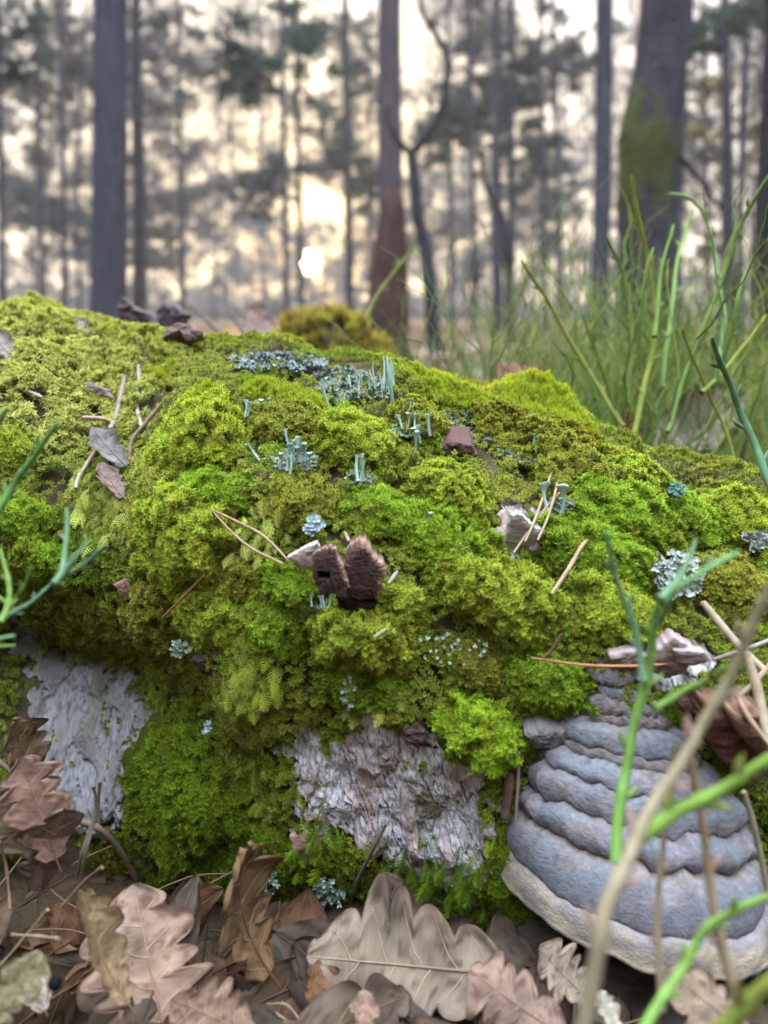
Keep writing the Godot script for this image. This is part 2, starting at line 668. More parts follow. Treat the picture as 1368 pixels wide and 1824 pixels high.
# a cushion of moss that swells out of the log: body and many moss plants
func cushion(label: String, px: float, py: float, wpx: float, hpx: float, height: float, tone: Color, style: int, size: float = 0.0035, group: String = "moss cushions on the log") -> void:
	var c: Vector3 = cast(px, py)
	var xt: Vector2 = log_xt(c)
	height *= 0.85
	var d: float = depth_of(c)
	var r0: float = log_r(xt.x, xt.y)
	var e: float = (proj(log_at(xt.x, xt.y - 0.03, r0)).y - proj(log_at(xt.x, xt.y + 0.03, r0)).y) / (0.06 * r0)
	var a: float = wpx * d / F
	var b: float = clampf(hpx / maxf(e, 600.0), 0.006, 0.055)
	# the swelling lifts what is seen, so the middle of the footprint sits a little lower
	var o: Node3D = base("moss_cushion", c, label, "moss", group)
	var seed_shift: float = px * 0.37
	var body := MB.new()
	var pts := PackedVector3Array()
	var cs := PackedColorArray()
	var rings := 9
	var sect := 26
	for i in rings:
		var q: float = float(i) / (rings - 1) * 1.04
		for j in sect:
			var w: float = TAU * j / sect
			var wob: float = 1.02 + 0.38 * noise.get_noise_3d(cos(w) * 1.5 + seed_shift, sin(w) * 1.5, 4.0)
			var s: float = cos(w) * q * wob
			var t: float = sin(w) * q * wob
			var x: float = xt.x + s * a
			var th: float = xt.y + t * b / r0
			var h: float = height * sqrt(maxf(0.0, 1.0 - q * q)) - 0.0022
			h += noise.get_noise_3d(x * 130.0, th * 22.0, seed_shift) * height * 0.36
			pts.append(log_point(x, th, h))
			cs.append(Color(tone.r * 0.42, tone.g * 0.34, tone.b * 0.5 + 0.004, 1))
	body.grid(rings, sect, pts, cs, Vector3.ZERO, true)
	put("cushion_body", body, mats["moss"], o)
	var n: int = clampi(int(PI * a * b / (size * size * 0.078)), 120, 9000)
	var xf: Array = [[], [], []]
	var col: Array = [PackedColorArray(), PackedColorArray(), PackedColorArray()]
	for k in n:
		var q: float = sqrt(rng.randf())
		var w: float = rng.randf() * TAU
		var wob: float = 1.02 + 0.38 * noise.get_noise_3d(cos(w) * 1.5 + seed_shift, sin(w) * 1.5, 4.0)
		var s: float = cos(w) * q * wob
		var t: float = sin(w) * q * wob
		var x: float = xt.x + s * a
		var th: float = xt.y + t * b / r0
		var swell: float = sqrt(maxf(0.0, 1.0 - q * q))
		var h: float = height * swell - 0.002
		var lump: float = noise.get_noise_3d(x * 130.0, th * 22.0, seed_shift)
		h += lump * height * 0.36
		var p: Vector3 = log_point(x, th, h)
		if in_bark_fast(p, px, py):
			continue
		var radial := Vector3(0, sin(th), cos(th))
		var along := Vector3(0, cos(th), -sin(th))
		var steep: float = height / maxf(swell, 0.25)
		var up: Vector3 = radial + Vector3.RIGHT * (s * steep / a) + along * (t * steep / b)
		up = (up.normalized() + Vector3.UP * 0.35 + Vector3(rng.randf_range(-0.3, 0.3), rng.randf_range(-0.3, 0.3), rng.randf_range(-0.3, 0.3))).normalized()
		var sc: float = size * rng.randf_range(0.75, 1.2)
		var v: int = rng.randi() % 3
		xf[v].append(Transform3D(basis_up(up, rng.randf() * TAU).scaled(Vector3.ONE * sc), p))
		var g: float = 1.0 + 0.16 * rng.randfn() + lump * 0.35
		var olive: float = clampf(0.05 + noise.get_noise_3d(x * 55.0, th * 9.0, 31.0) * 1.3, 0.0, 1.0)
		var tint: Color = tone.lerp(Color(tone.r * 1.02, tone.g * 0.80, tone.b * 0.9, 1), olive)
		col[v].append(Color(tint.r * g, tint.g * g, tint.b * g, 1))
	for v in 3:
		var list: Array[Transform3D] = []
		list.assign(xf[v])
		if list.size():
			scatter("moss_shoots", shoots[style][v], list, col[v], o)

func in_bark_fast(p: Vector3, px: float, py: float) -> bool:
	if py < 880.0:
		return false
	return in_bark(p)

func build_moss() -> void:
	for s in 4:
		var three: Array = []
		for v in 3:
			three.append(moss_shoot(s, v))
		shoots.append(three)
	for v in 3:
		feathers.append(moss_feather(v))
	var bright: Color = lin(0.40, 0.51, 0.05)
	var vivid: Color = lin(0.30, 0.47, 0.035)
	var olive: Color = lin(0.33, 0.37, 0.045)
	var pale: Color = lin(0.52, 0.55, 0.13)
	var deep: Color = lin(0.18, 0.29, 0.015)
	var dull: Color = lin(0.25, 0.285, 0.035)

	bare_polys = [
		poly([540, 655, 640, 650, 720, 690, 700, 730, 640, 735, 580, 720, 560, 690]),
		poly([770, 735, 850, 730, 940, 745, 950, 800, 900, 840, 800, 820, 770, 790]),
		poly([400, 645, 520, 645, 530, 668, 420, 672]),
		poly([520, 820, 560, 810, 560, 870, 510, 870]),
	]
	# low moss over all the log, thin and patchy, none on bare bark
	var xf: Array = [[], [], []]
	var col: Array = [PackedColorArray(), PackedColorArray(), PackedColorArray()]
	for k in 120000:
		var x: float = rng.randf_range(-0.56, 0.30)
		var th: float = rng.randf_range(-0.75, 1.75)
		var r: float = log_r(x, th)
		var p: Vector3 = log_at(x, th, r)
		var q: Vector2 = proj(p)
		if q.x < -90 or q.x > 1460 or q.y > 1860:
			continue
		var thin: float = noise.get_noise_3d(p.x * 42.0, p.y * 42.0, p.z * 42.0 + 3.0)
		if thin < -0.22 and rng.randf() < 0.85:
			continue
		var is_bare := false
		for bp in bare_polys:
			if Geometry2D.is_point_in_polygon(q, bp):
				is_bare = true
		if is_bare and rng.randf() < 0.78:
			continue
		if in_bark(p) and not (noise.get_noise_3d(p.x * 60.0, p.y * 60.0, p.z * 60.0 + 70.0) > 0.34):
			continue
		var radial := Vector3(0, sin(th), cos(th))
		var dome: float = clampf(-cell.get_noise_3d(p.x * 52.0, p.y * 52.0, p.z * 52.0) * 1.3, 0.0, 1.0) * (0.0 if in_bark(p) else 1.0)
		var up: Vector3 = (radial + Vector3.UP * 0.25 + Vector3(rng.randf_range(-0.6, 0.6), rng.randf_range(-0.6, 0.6), rng.randf_range(-0.6, 0.6))).normalized()
		var left: float = smoothstep(420.0, 180.0, q.x) * smoothstep(900.0, 780.0, q.y)
		var tone: Color = dull.lerp(olive, clampf(0.5 + thin * 1.6, 0.0, 1.0)).lerp(vivid, clampf(noise.get_noise_3d(p.x * 30.0, p.y * 30.0 + 8.0, p.z * 30.0) * 2.0, 0.0, 0.7))
		tone = tone.lerp(deep, clampf(noise.get_noise_3d(p.x * 20.0, p.y * 20.0, p.z * 20.0) * 1.6, 0.0, 0.8))
		tone = tone.lerp(pale, left * 0.85)
		var g: float = rng.randf_range(0.7, 1.25)
		var v: int = rng.randi() % 3
		var sc: float = rng.randf_range(0.0024, 0.0042) * (1.0 + left * 0.6)
		xf[v].append(Transform3D(basis_up(up, rng.randf() * TAU).scaled(Vector3(sc, sc, sc)), p + radial * (dome * 0.007 - sc * 0.15)))
		col[v].append(Color(tone.r * g, tone.g * g, tone.b * g, 1))
	var carpet: Node3D = base("moss_carpet", Vector3(0, 0, -0.45), "thin olive moss that creeps over the whole log between the cushions", "moss", "", "stuff")
	for v in 3:
		var list: Array[Transform3D] = []
		list.assign(xf[v])
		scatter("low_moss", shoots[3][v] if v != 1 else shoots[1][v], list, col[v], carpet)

	cushion("long bright cushion arching along the crest, just left of the grey-green lichen spikes", 500, 716, 92, 30, 0.010, bright, 2)
	cushion("large bright shoulder of moss at the left end of the arching crest moss", 355, 785, 92, 72, 0.022, bright, 0)
	cushion("olive cushion behind the biggest clump of lichen cups", 520, 765, 75, 38, 0.014, olive, 1)
	cushion("rounded yellow-green cushion right of the biggest clump of lichen cups", 635, 800, 75, 48, 0.018, bright, 0)
	cushion("long low strip of bright moss on the skyline right of the lichen spikes", 800, 716, 98, 26, 0.009, bright, 2)
	cushion("domed cushion on the skyline in front of a rusty leaf among the green stems", 962, 752, 82, 46, 0.014, bright, 2)
	cushion("olive dome with two dry needles leaning on it and lichen cups on its top", 1010, 838, 86, 62, 0.019, olive, 1)
	cushion("yellow-edged cushion on the right skyline beside dark rotten wood", 1118, 862, 68, 56, 0.015, bright, 1)
	cushion("small knobbly olive cushion beside the dark bare hollow on the crest", 900, 775, 62, 34, 0.013, olive, 1)
	cushion("small olive cap of moss behind the cluster of grey lichen cups right of centre", 745, 760, 55, 32, 0.013, olive, 1)
	cushion("short green tuft between the left shoulder cushion and the biggest left cushion", 382, 882, 70, 38, 0.013, vivid, 0)
	cushion("biggest cushion on the left, bulging over the dark olive overhang", 330, 965, 105, 82, 0.024, bright, 0)
	cushion("dull olive mound directly above the pale blue lichen flakes", 545, 900, 62, 48, 0.013, olive, 1)
	cushion("yellow-green cushion stretching right from the two brown bark chunks' upper edge", 720, 935, 110, 42, 0.015, vivid, 0)
	cushion("fresh green slope of moss left of the white bark flake with dry needles", 815, 985, 95, 60, 0.014, vivid, 0)
	cushion("yellow-green knoll below the reddish bare hollow near the crest", 800, 885, 75, 45, 0.014, bright, 1)
	cushion("broad low cushion below the white bark flake, left of a single dry straw", 885, 1070, 108, 72, 0.020, bright, 0)
	cushion("wide cushion behind a single slanting dry straw on the right half", 1050, 990, 110, 58, 0.018, vivid, 0)
	cushion("cushion between the single dry straw and the green foreground twig", 1085, 1095, 78, 66, 0.018, bright, 0)
	cushion("green slope under the olive dome with cups, above the wide cushion", 1110, 925, 100, 50, 0.015, vivid, 0)
	cushion("rounded bright cushion against the right edge of the picture, on the skyline", 1318, 932, 70, 52, 0.016, bright, 0)
	cushion("smaller bright cushion left of the right-edge cushion, below rotten wood", 1225, 930, 55, 44, 0.014, vivid, 0)
	cushion("olive cushion beside the grey leafy lichen at the right", 1310, 1050, 75, 62, 0.015, olive, 1)
	cushion("small round tuft left of the brown bark chunks, below the pair of crossed needles", 515, 1045, 50, 36, 0.015, vivid, 0)
	cushion("plump cushion in the middle of the log, below the brown bark chunks", 640, 1135, 88, 60, 0.022, bright, 0)
	cushion("little tuft at the lower right corner of the brown bark chunks", 718, 1070, 44, 28, 0.012, bright, 0)
	cushion("yellow-green cushion beside the reddish needle on the left of the log", 370, 1095, 66, 56, 0.016, bright, 0)
	cushion("green cushion between the red needle's cushion and the plump middle one", 485, 1110, 62, 54, 0.014, vivid, 0)
	cushion("small tuft above the red needle, left of the crossed needles' cushion", 425, 1035, 44, 32, 0.012, olive, 0)
	cushion("very bright green ball of moss just above the big bare bark patch's right end", 848, 1300, 78, 60, 0.020, lin(0.33, 0.52, 0.03), 0)
	cushion("green cushion directly left of the hoof fungus top, under the orange needle", 970, 1215, 78, 52, 0.016, vivid, 0)
	cushion("drooping deep green cushion left of the big bare bark patch, over the leaves", 345, 1385, 125, 80, 0.024, deep, 0)
	cushion("low dull cushion above the bright green ball of moss", 850, 1185, 85, 46, 0.010, dull, 1)
	cushion("low dull cushion above the big bare bark patch's upper edge", 640, 1215, 80, 42, 0.011, deep, 0)
	cushion("dark olive cushion under the biggest left cushion, over the grey bark hollow", 270, 1110, 60, 80, 0.016, dull, 1)
	cushion("olive overhang fringing the top of the grey bark hollow at the left", 140, 1110, 95, 56, 0.016, dull, 1)
	cushion("small round ball of moss at the left, just right of the green sprig's tip", 78, 995, 44, 36, 0.016, vivid, 0)
	cushion("flat green cushion at the left edge, above the small round ball", 40, 925, 70, 30, 0.013, vivid, 0)
	cushion("yellow tuft at the left edge beside the tall foreground sprig", 30, 815, 46, 34, 0.012, bright, 0)
	cushion("small smooth mound with yellow rim beside the upright dry twig at left", 285, 682, 40, 20, 0.007, bright, 2)
	cushion("dark green tuft beneath the curled brown oak leaf's right side", 520, 1660, 62, 80, 0.014, deep, 0)
	cushion("deep green mossy slope left of the hoof fungus base", 925, 1560, 66, 95, 0.010, deep, 3)
	cushion("dark mossy foot of the log behind the curled brown oak leaf", 430, 1500, 90, 60, 0.012, deep, 0)
	cushion("olive fringe of moss left of the big bare bark patch", 440, 1260, 70, 70, 0.012, dull, 3)

	# feathery moss that hangs from edges
	var ft: Array = [
		["pale feathery moss strand hanging down left of the plump middle cushion", 455, 1150, 40, 95, 60, olive, 0.012],
		["pale feathers of moss hanging over the upper edge of the big bare bark patch", 660, 1235, 60, 26, 26, pale, 0.010],
		["feathery moss fronds at the lower left corner of the big bare bark patch", 570, 1510, 55, 60, 46, vivid, 0.014],
		["upright fern-like moss fronds along the bottom of the big bare bark patch", 740, 1560, 110, 60, 70, deep, 0.014],
		["hanging curtain of feathery moss between bare bark and hoof fungus", 900, 1560, 70, 120, 130, vivid, 0.010],
		["feathery moss fringe left of the big bare bark patch", 470, 1400, 60, 75, 70, olive, 0.011],
		["yellowish feathery moss beside the pair of crossed needles", 455, 960, 55, 45, 46, pale, 0.009],
		["ragged creeping moss among dry twigs in the left dip of the log", 190, 900, 55, 60, 70, pale, 0.011],
	]
	for f in ft:
		feather_patch(f[0], f[1], f[2], f[3], f[4], f[5], f[6], f[7])

func feather_patch(label: String, px: float, py: float, wpx: float, hpx: float, n: int, tone: Color, size: float) -> void:
	var c: Vector3 = cast(px, py)
	var o: Node3D = base("feather_moss", c, label, "moss", "feathery moss on the log")
	var xf: Array = [[], [], []]
	var col: Array = [PackedColorArray(), PackedColorArray(), PackedColorArray()]
	for k in n:
		var w: float = rng.randf() * TAU
		var q: float = sqrt(rng.randf())
		var p: Vector3 = cast(px + cos(w) * q * wpx, py + sin(w) * q * hpx)
		var xt: Vector2 = log_xt(p)
		var radial := Vector3(0, sin(xt.y), cos(xt.y))
		var along := Vector3(0, cos(xt.y), -sin(xt.y))
		var z: Vector3 = (along * (-1.0 if tone.g < 0.26 and label.contains("hang") or rng.randf() < 0.6 else 0.8) + Vector3.RIGHT * rng.randf_range(-0.6, 0.6) + radial * rng.randf_range(0.0, 0.5)).normalized()
		var x: Vector3 = radial.cross(z).normalized()
		var y: Vector3 = z.cross(x)
		var v: int = rng.randi() % 3
		var sc: float = size * rng.randf_range(0.6, 1.2)
		xf[v].append(Transform3D(Basis(x, y, z).scaled(Vector3.ONE * sc), p + radial * rng.randf_range(0.001, 0.006)))
		var g: float = rng.randf_range(0.75, 1.3)
		col[v].append(Color(tone.r * g, tone.g * g, tone.b * g, 1))
	for v in 3:
		var list: Array[Transform3D] = []
		list.assign(xf[v])
		if list.size():
			scatter("fronds", feathers[v], list, col[v], o)

# ---------------------------------------------------------------- hoof fungus: stacked growth ridges that widen downwards, a pale margin lowest
func build_fungus() -> void:
	var cx0: float = 0.1005
	var o: Node3D = base("hoof_fungus", Vector3(cx0, 0.0, -0.27), "large grey-blue hoof fungus with stacked growth ridges and a cream lower margin", "fungus")
	# lower edge height, half width, forward reach, shift of the middle, grey to brown, wave
	var ridges := [
		[0.0745, 0.0085, 0.50, -0.008, 0.10, 0.5],
		[0.0690, 0.0125, 0.46, -0.003, 0.25, 0.8],
		[0.0635, 0.0165, 0.42, -0.003, 0.55, 0.8],
		[0.0595, 0.0190, 0.42, -0.002, 0.70, 0.5],
		[0.0500, 0.0265, 0.42, -0.002, 0.05, 0.7],
		[0.0460, 0.0280, 0.44, -0.001, 0.75, 0.6],
		[0.0365, 0.0355, 0.50, 0.0, 0.0, 1.3],
		[0.0255, 0.0405, 0.55, 0.001, 0.0, 1.5],
		[0.0140, 0.0430, 0.60, 0.001, 0.05, 1.3],
		[-0.0045, 0.0510, 0.78, 0.001, 0.12, 1.0],
		[-0.0255, 0.0540, 0.84, 0.002, 1.0, 0.8],
	]
	var zs := PackedFloat32Array()
	for k in 60:
		var yk: float = -0.04 + 0.14 * k / 59.0
		var z: float = log_z(cx0) + 0.2
		while z > log_z(cx0) and log_depth_in(Vector3(cx0, yk, z)) > 0.0:
			z -= 0.001
		zs.append(z)
	var y0: float = 0.0840
	var r0: float = 0.003
	var k0: float = 0.6
	var grey: Color = lin(0.195, 0.202, 0.222)
	var mauve: Color = lin(0.255, 0.225, 0.24)
	var brown: Color = lin(0.17, 0.125, 0.105)
	var tan_c: Color = lin(0.14, 0.085, 0.045)
	var cream: Color = lin(0.50, 0.41, 0.29)
	for j in ridges.size():
		var rd: Array = ridges[j]
		var last: bool = j == ridges.size() - 1
		var mb := MB.new()
		var nu := 22
		var nv := 150
		var pts := PackedVector3Array()
		var cs := PackedColorArray()
		var h: float = y0 - rd[0]
		var groove: float = 0.0034 if not last else 0.016
		for a in nu:
			var s: float = float(a) / (nu - 1)
			for b in nv:
				var ph: float = lerpf(-1.95, 1.95, float(b) / (nv - 1))
				var wave: float = noise.get_noise_3d(sin(ph) * 2.6, cos(ph) * 2.6, j * 0.55) * 0.0042 * rd[5]
				var wave_up: float = noise.get_noise_3d(sin(ph) * 2.6, cos(ph) * 2.6, (j - 1) * 0.55) * 0.0042 * (ridges[j - 1][5] if j > 0 else 0.0)
				var w: float = lerpf(wave_up, wave, s)
				var fat: float = 1.0 + 0.35 * noise.get_noise_3d(sin(ph) * 3.5 + 9.0, cos(ph) * 3.5, j * 3.1)
				var rho: float = lerpf(r0, rd[1] - groove, pow(s, 0.75)) + h * (0.46 if j < 9 else 0.22) * fat * pow(sin(PI * pow(s, 0.9)), 0.65)
				if last:
					rho = lerpf(r0, rd[1], pow(s, 0.45)) if s < 0.62 else lerpf(rd[1], rd[1] - groove, pow((s - 0.62) / 0.38, 1.6))
				var y: float = lerpf(y0, rd[0], pow(s, 1.15)) + w
				var k: float = lerpf(k0, rd[2], s)
				var zc: float = log_front(cx0, lerpf(y0, rd[0], s), zs) + 0.002
				var p := Vector3(cx0 + rd[3] + sin(ph) * rho, y, zc + cos(ph) * rho * k + 0.33 * sin(ph) * rho)
				var g: float = fine.get_noise_3d(p.x * 260.0, p.y * 500.0, p.z * 260.0)
				p += Vector3(sin(ph), 0.3, cos(ph)) * (g * 0.00016 + noise.get_noise_3d(p.x * 45.0, p.y * 45.0, p.z * 45.0) * (0.0006 if j < 9 else 0.0004))
				pts.append(p)
				var blot: float = noise.get_noise_3d(p.x * 42.0, p.y * 90.0, p.z * 42.0 + 4.0)
				var col: Color = grey.lerp(mauve, clampf(0.35 + blot * 1.5, 0.0, 1.0))
				col = col.lerp(brown, clampf(rd[4] * 0.8 + blot * 0.5, 0.0, 1.0) if not last else 0.0)
				if j == 9:
					col = col.lerp(mauve.lerp(cream, 0.25), clampf(0.85 - s * 2.0 + blot, 0.0, 0.8))
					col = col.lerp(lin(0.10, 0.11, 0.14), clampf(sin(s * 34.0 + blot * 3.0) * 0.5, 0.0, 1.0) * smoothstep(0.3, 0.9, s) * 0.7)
				if last:
					col = cream.lerp(lin(0.25, 0.21, 0.19), clampf(0.25 + blot * 1.8 + g * 0.5, 0.0, 1.0))
					col = col.lerp(mauve, clampf(1.0 - s * 4.5, 0.0, 0.9))
				else:
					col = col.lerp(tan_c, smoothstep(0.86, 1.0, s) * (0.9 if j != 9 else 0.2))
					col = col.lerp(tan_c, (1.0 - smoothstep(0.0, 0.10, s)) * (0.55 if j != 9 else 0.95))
				var radial_line: float = fine.get_noise_3d(ph * 26.0, j * 5.0, s * 1.5)
				col = col.lerp(lin(0.30, 0.27, 0.27), clampf(radial_line * 1.3 + blot, 0.0, 1.0) * smoothstep(0.55, 0.2, s) * 0.5)
				var dirt: float = smoothstep(0.28, 0.55, fine.get_noise_3d(p.x * 130.0, p.y * 130.0, p.z * 130.0 + 50.0))
				col = col.lerp(lin(0.07, 0.055, 0.04), dirt * 0.3)
				var v: float = 1.0 + g * 0.3
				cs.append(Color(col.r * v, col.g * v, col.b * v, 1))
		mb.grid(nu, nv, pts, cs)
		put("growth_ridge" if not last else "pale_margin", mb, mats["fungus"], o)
		y0 = rd[0] + (0.0005 if not last else 0.0)
		r0 = rd[1] - groove
		k0 = rd[2]

func log_front(_x: float, y: float, zs: PackedFloat32Array) -> float:
	var f: float = clampf((y + 0.04) / 0.14 * 59.0, 0.0, 58.99)
	var k: int = int(f)
	# the bracket has a smooth back of its own: average over the bumps of the log
	var sum := 0.0
	for m in range(-4, 5):
		sum += lerpf(zs[clampi(k + m, 0, 58)], zs[clampi(k + m + 1, 1, 59)], f - k)
	return sum / 9.0

# ---------------------------------------------------------------- fallen oak leaves
var leaf_no := 0

# base and tip are points; roll turns the blade about its midrib (0 faces the camera); side_curl and tip_curl are turns in radians over the blade
func oak_leaf(label: String, b3: Vector3, t3: Vector3, half_w: float, roll: float, side_curl: float, tip_curl: float, tone: Color, group: String = "", veins: int = 5, lobe: float = 0.5, category: String = "leaf", stalk: float = 0.12) -> Node3D:
	leaf_no += 1
	var o: Node3D = base("oak_leaf", b3, label, category, group)
	var ln: float = b3.distance_to(t3)
	half_w = minf(half_w, ln * 0.37)
	tone = Color(tone.r * 0.74, tone.g * 0.80, tone.b * 0.74, 1)
	var dir: Vector3 = (t3 - b3).normalized()
	var face: Vector3 = (eye - (b3 + t3) * 0.5).normalized()
	var nrm: Vector3 = (face - dir * face.dot(dir)).normalized().rotated(dir, roll)
	var lat: Vector3 = dir.cross(nrm).normalized()
	var sd: float = leaf_no * 7.3
	var ns := 84 if half_w > 0.0221 or group == "" else 46
	var nt := 17
	var mb := MB.new()
	var pts := PackedVector3Array()
	var cs := PackedColorArray()
	for a in ns:
		var s: float = float(a) / (ns - 1)
		for b in nt:
			var t: float = float(b) / (nt - 1) * 2.0 - 1.0
			pts.append(leaf_map(s, t, b3, dir, lat, nrm, ln, half_w, side_curl, tip_curl, lobe, veins, sd))
			var q: float = noise.get_noise_3d(s * 4.0 + sd, pts[pts.size() - 1].dot(lat) / ln * 4.0, 1.0)
			var q2: float = fine.get_noise_3d(s * 34.0 + sd, pts[pts.size() - 1].dot(lat) / ln * 34.0, 2.0)
			var g: float = 1.0 + q * 0.75 + q2 * 0.22
			var col := Color(tone.r * g, tone.g * g, tone.b * g, 1)
			col = col.lerp(Color(tone.r * 0.4, tone.g * 0.3, tone.b * 0.28, 1), smoothstep(0.18, 0.42, noise.get_noise_3d(s * 7.0 + sd, t * 3.0, 7.0)) * 0.75)
			col = col.lerp(Color(tone.r * 1.35, tone.g * 1.35, tone.b * 1.3, 1), smoothstep(0.4, 0.6, fine.get_noise_3d(s * 44.0 + sd, t * 25.0, 17.0)) * 0.5)
			col = col.lerp(Color(tone.r * 0.55, tone.g * 0.42, tone.b * 0.36, 1), smoothstep(0.9, 1.0, absf(t)) * 0.6)
			cs.append(col)
	mb.grid(ns, nt, pts, cs)
	put("blade", mb, mats["dead leaf"], o)
	var vein_c := Color(tone.r * 1.8, tone.g * 1.8, tone.b * 1.7, 1)
	var rib := MB.new()
	var path := PackedVector3Array()
	var rad := PackedFloat32Array()
	if stalk > 0.0:
		path.append(b3 - dir * ln * stalk + nrm * ln * 0.02)
		rad.append(ln * 0.0085)
	for k in 12:
		var s: float = float(k) / 11.0 * 0.97
		path.append(leaf_map(s, 0.0, b3, dir, lat, nrm, ln, half_w, side_curl, tip_curl, lobe, veins, sd) + nrm * 0.0002)
		rad.append(lerpf(ln * 0.0085, ln * 0.002, s))
	rib.tube(path, rad, 6, Color(tone.r * 0.6, tone.g * 0.5, tone.b * 0.45, 1) if stalk > 0.0 else vein_c, vein_c)
	put("midrib", rib, mats["dead leaf"], o)
	for k in veins:
		for side in [-1.0, 1.0]:
			var s0: float = (k + 0.25 + side * 0.12) / (veins + 0.6)
			var vb := MB.new()
			var vp := PackedVector3Array()
			var vr := PackedFloat32Array()
			for m in 7:
				var f: float = m / 6.0
				vp.append(leaf_map(minf(s0 + f * 0.6 / veins, 0.98), side * f * 0.88, b3, dir, lat, nrm, ln, half_w, side_curl, tip_curl, lobe, veins, sd) + nrm * 0.00012)
				vr.append(lerpf(ln * 0.0040, ln * 0.0014, f))
			vb.tube(vp, vr, 5, vein_c, vein_c, false)
			put("side_vein", vb, mats["dead leaf"], o)
	return o

func leaf_map(s: float, t: float, b3: Vector3, dir: Vector3, lat: Vector3, nrm: Vector3, ln: float, half_w: float, side_curl: float, tip_curl: float, lobe: float, veins: int, sd: float) -> Vector3:
	var env: float = pow(maxf(sin(PI * clampf(pow(s, 1.22) * 0.965 + 0.03, 0.0, 1.0)), 0.0), 0.62)
	var ph: float = 0.18 if t > 0.0 else -0.1
	var lu: float = fposmod((veins + 0.6) * s - 0.62 + ph + 0.26 * sin(sd + s * 9.0) + absf(t) * 0.12, 1.0)
	var lobes: float = 1.0 - lobe * (1.0 - pow(sin(PI * lu), 0.62)) * smoothstep(0.0, 0.16, s) * smoothstep(1.04, 0.9, s)
	var li: float = floor((veins + 0.6) * s - 0.62 + ph + 0.26 * sin(sd + s * 9.0) + absf(t) * 0.12)
	lobes *= 0.72 + 0.50 * fposmod(sin(li * 12.9 + (4.1 if t > 0.0 else 1.3) + sd) * 437.5, 1.0)
	var l: float = t * half_w * env * lobes
	var along: float = s * ln + absf(t) * half_w * env * 0.16 * (1.0 - s)
	var wrinkle: float = noise.get_noise_3d(s * 3.0 + sd, t * 1.4, 5.0) * half_w * 0.20 * (0.15 + t * t)
	# side veins press furrows into the blade
	wrinkle += cos(TAU * ((veins + 0.6) * (s - absf(t) * 0.10))) * half_w * 0.006 * (1.0 - absf(t) * 0.4)
	var ks: float = side_curl * (0.6 + 0.4 * sin(sd + s * 3.0)) / half_w
	var x: float = l
	var y: float = wrinkle
	if absf(ks) > 1e-4:
		x = sin(l * ks) / ks
		y += (1.0 - cos(l * ks)) / ks
	var z: float = along
	var up: Vector3 = nrm
	var fwd: Vector3 = dir
	var off: float = 0.0
	if absf(tip_curl) > 1e-4:
		var kl: float = tip_curl / ln
		z = sin(along * kl) / kl
		off = (1.0 - cos(along * kl)) / kl
		up = nrm * cos(along * kl) - dir * sin(along * kl)
	return b3 + dir * z + nrm * off + lat * x + up * y

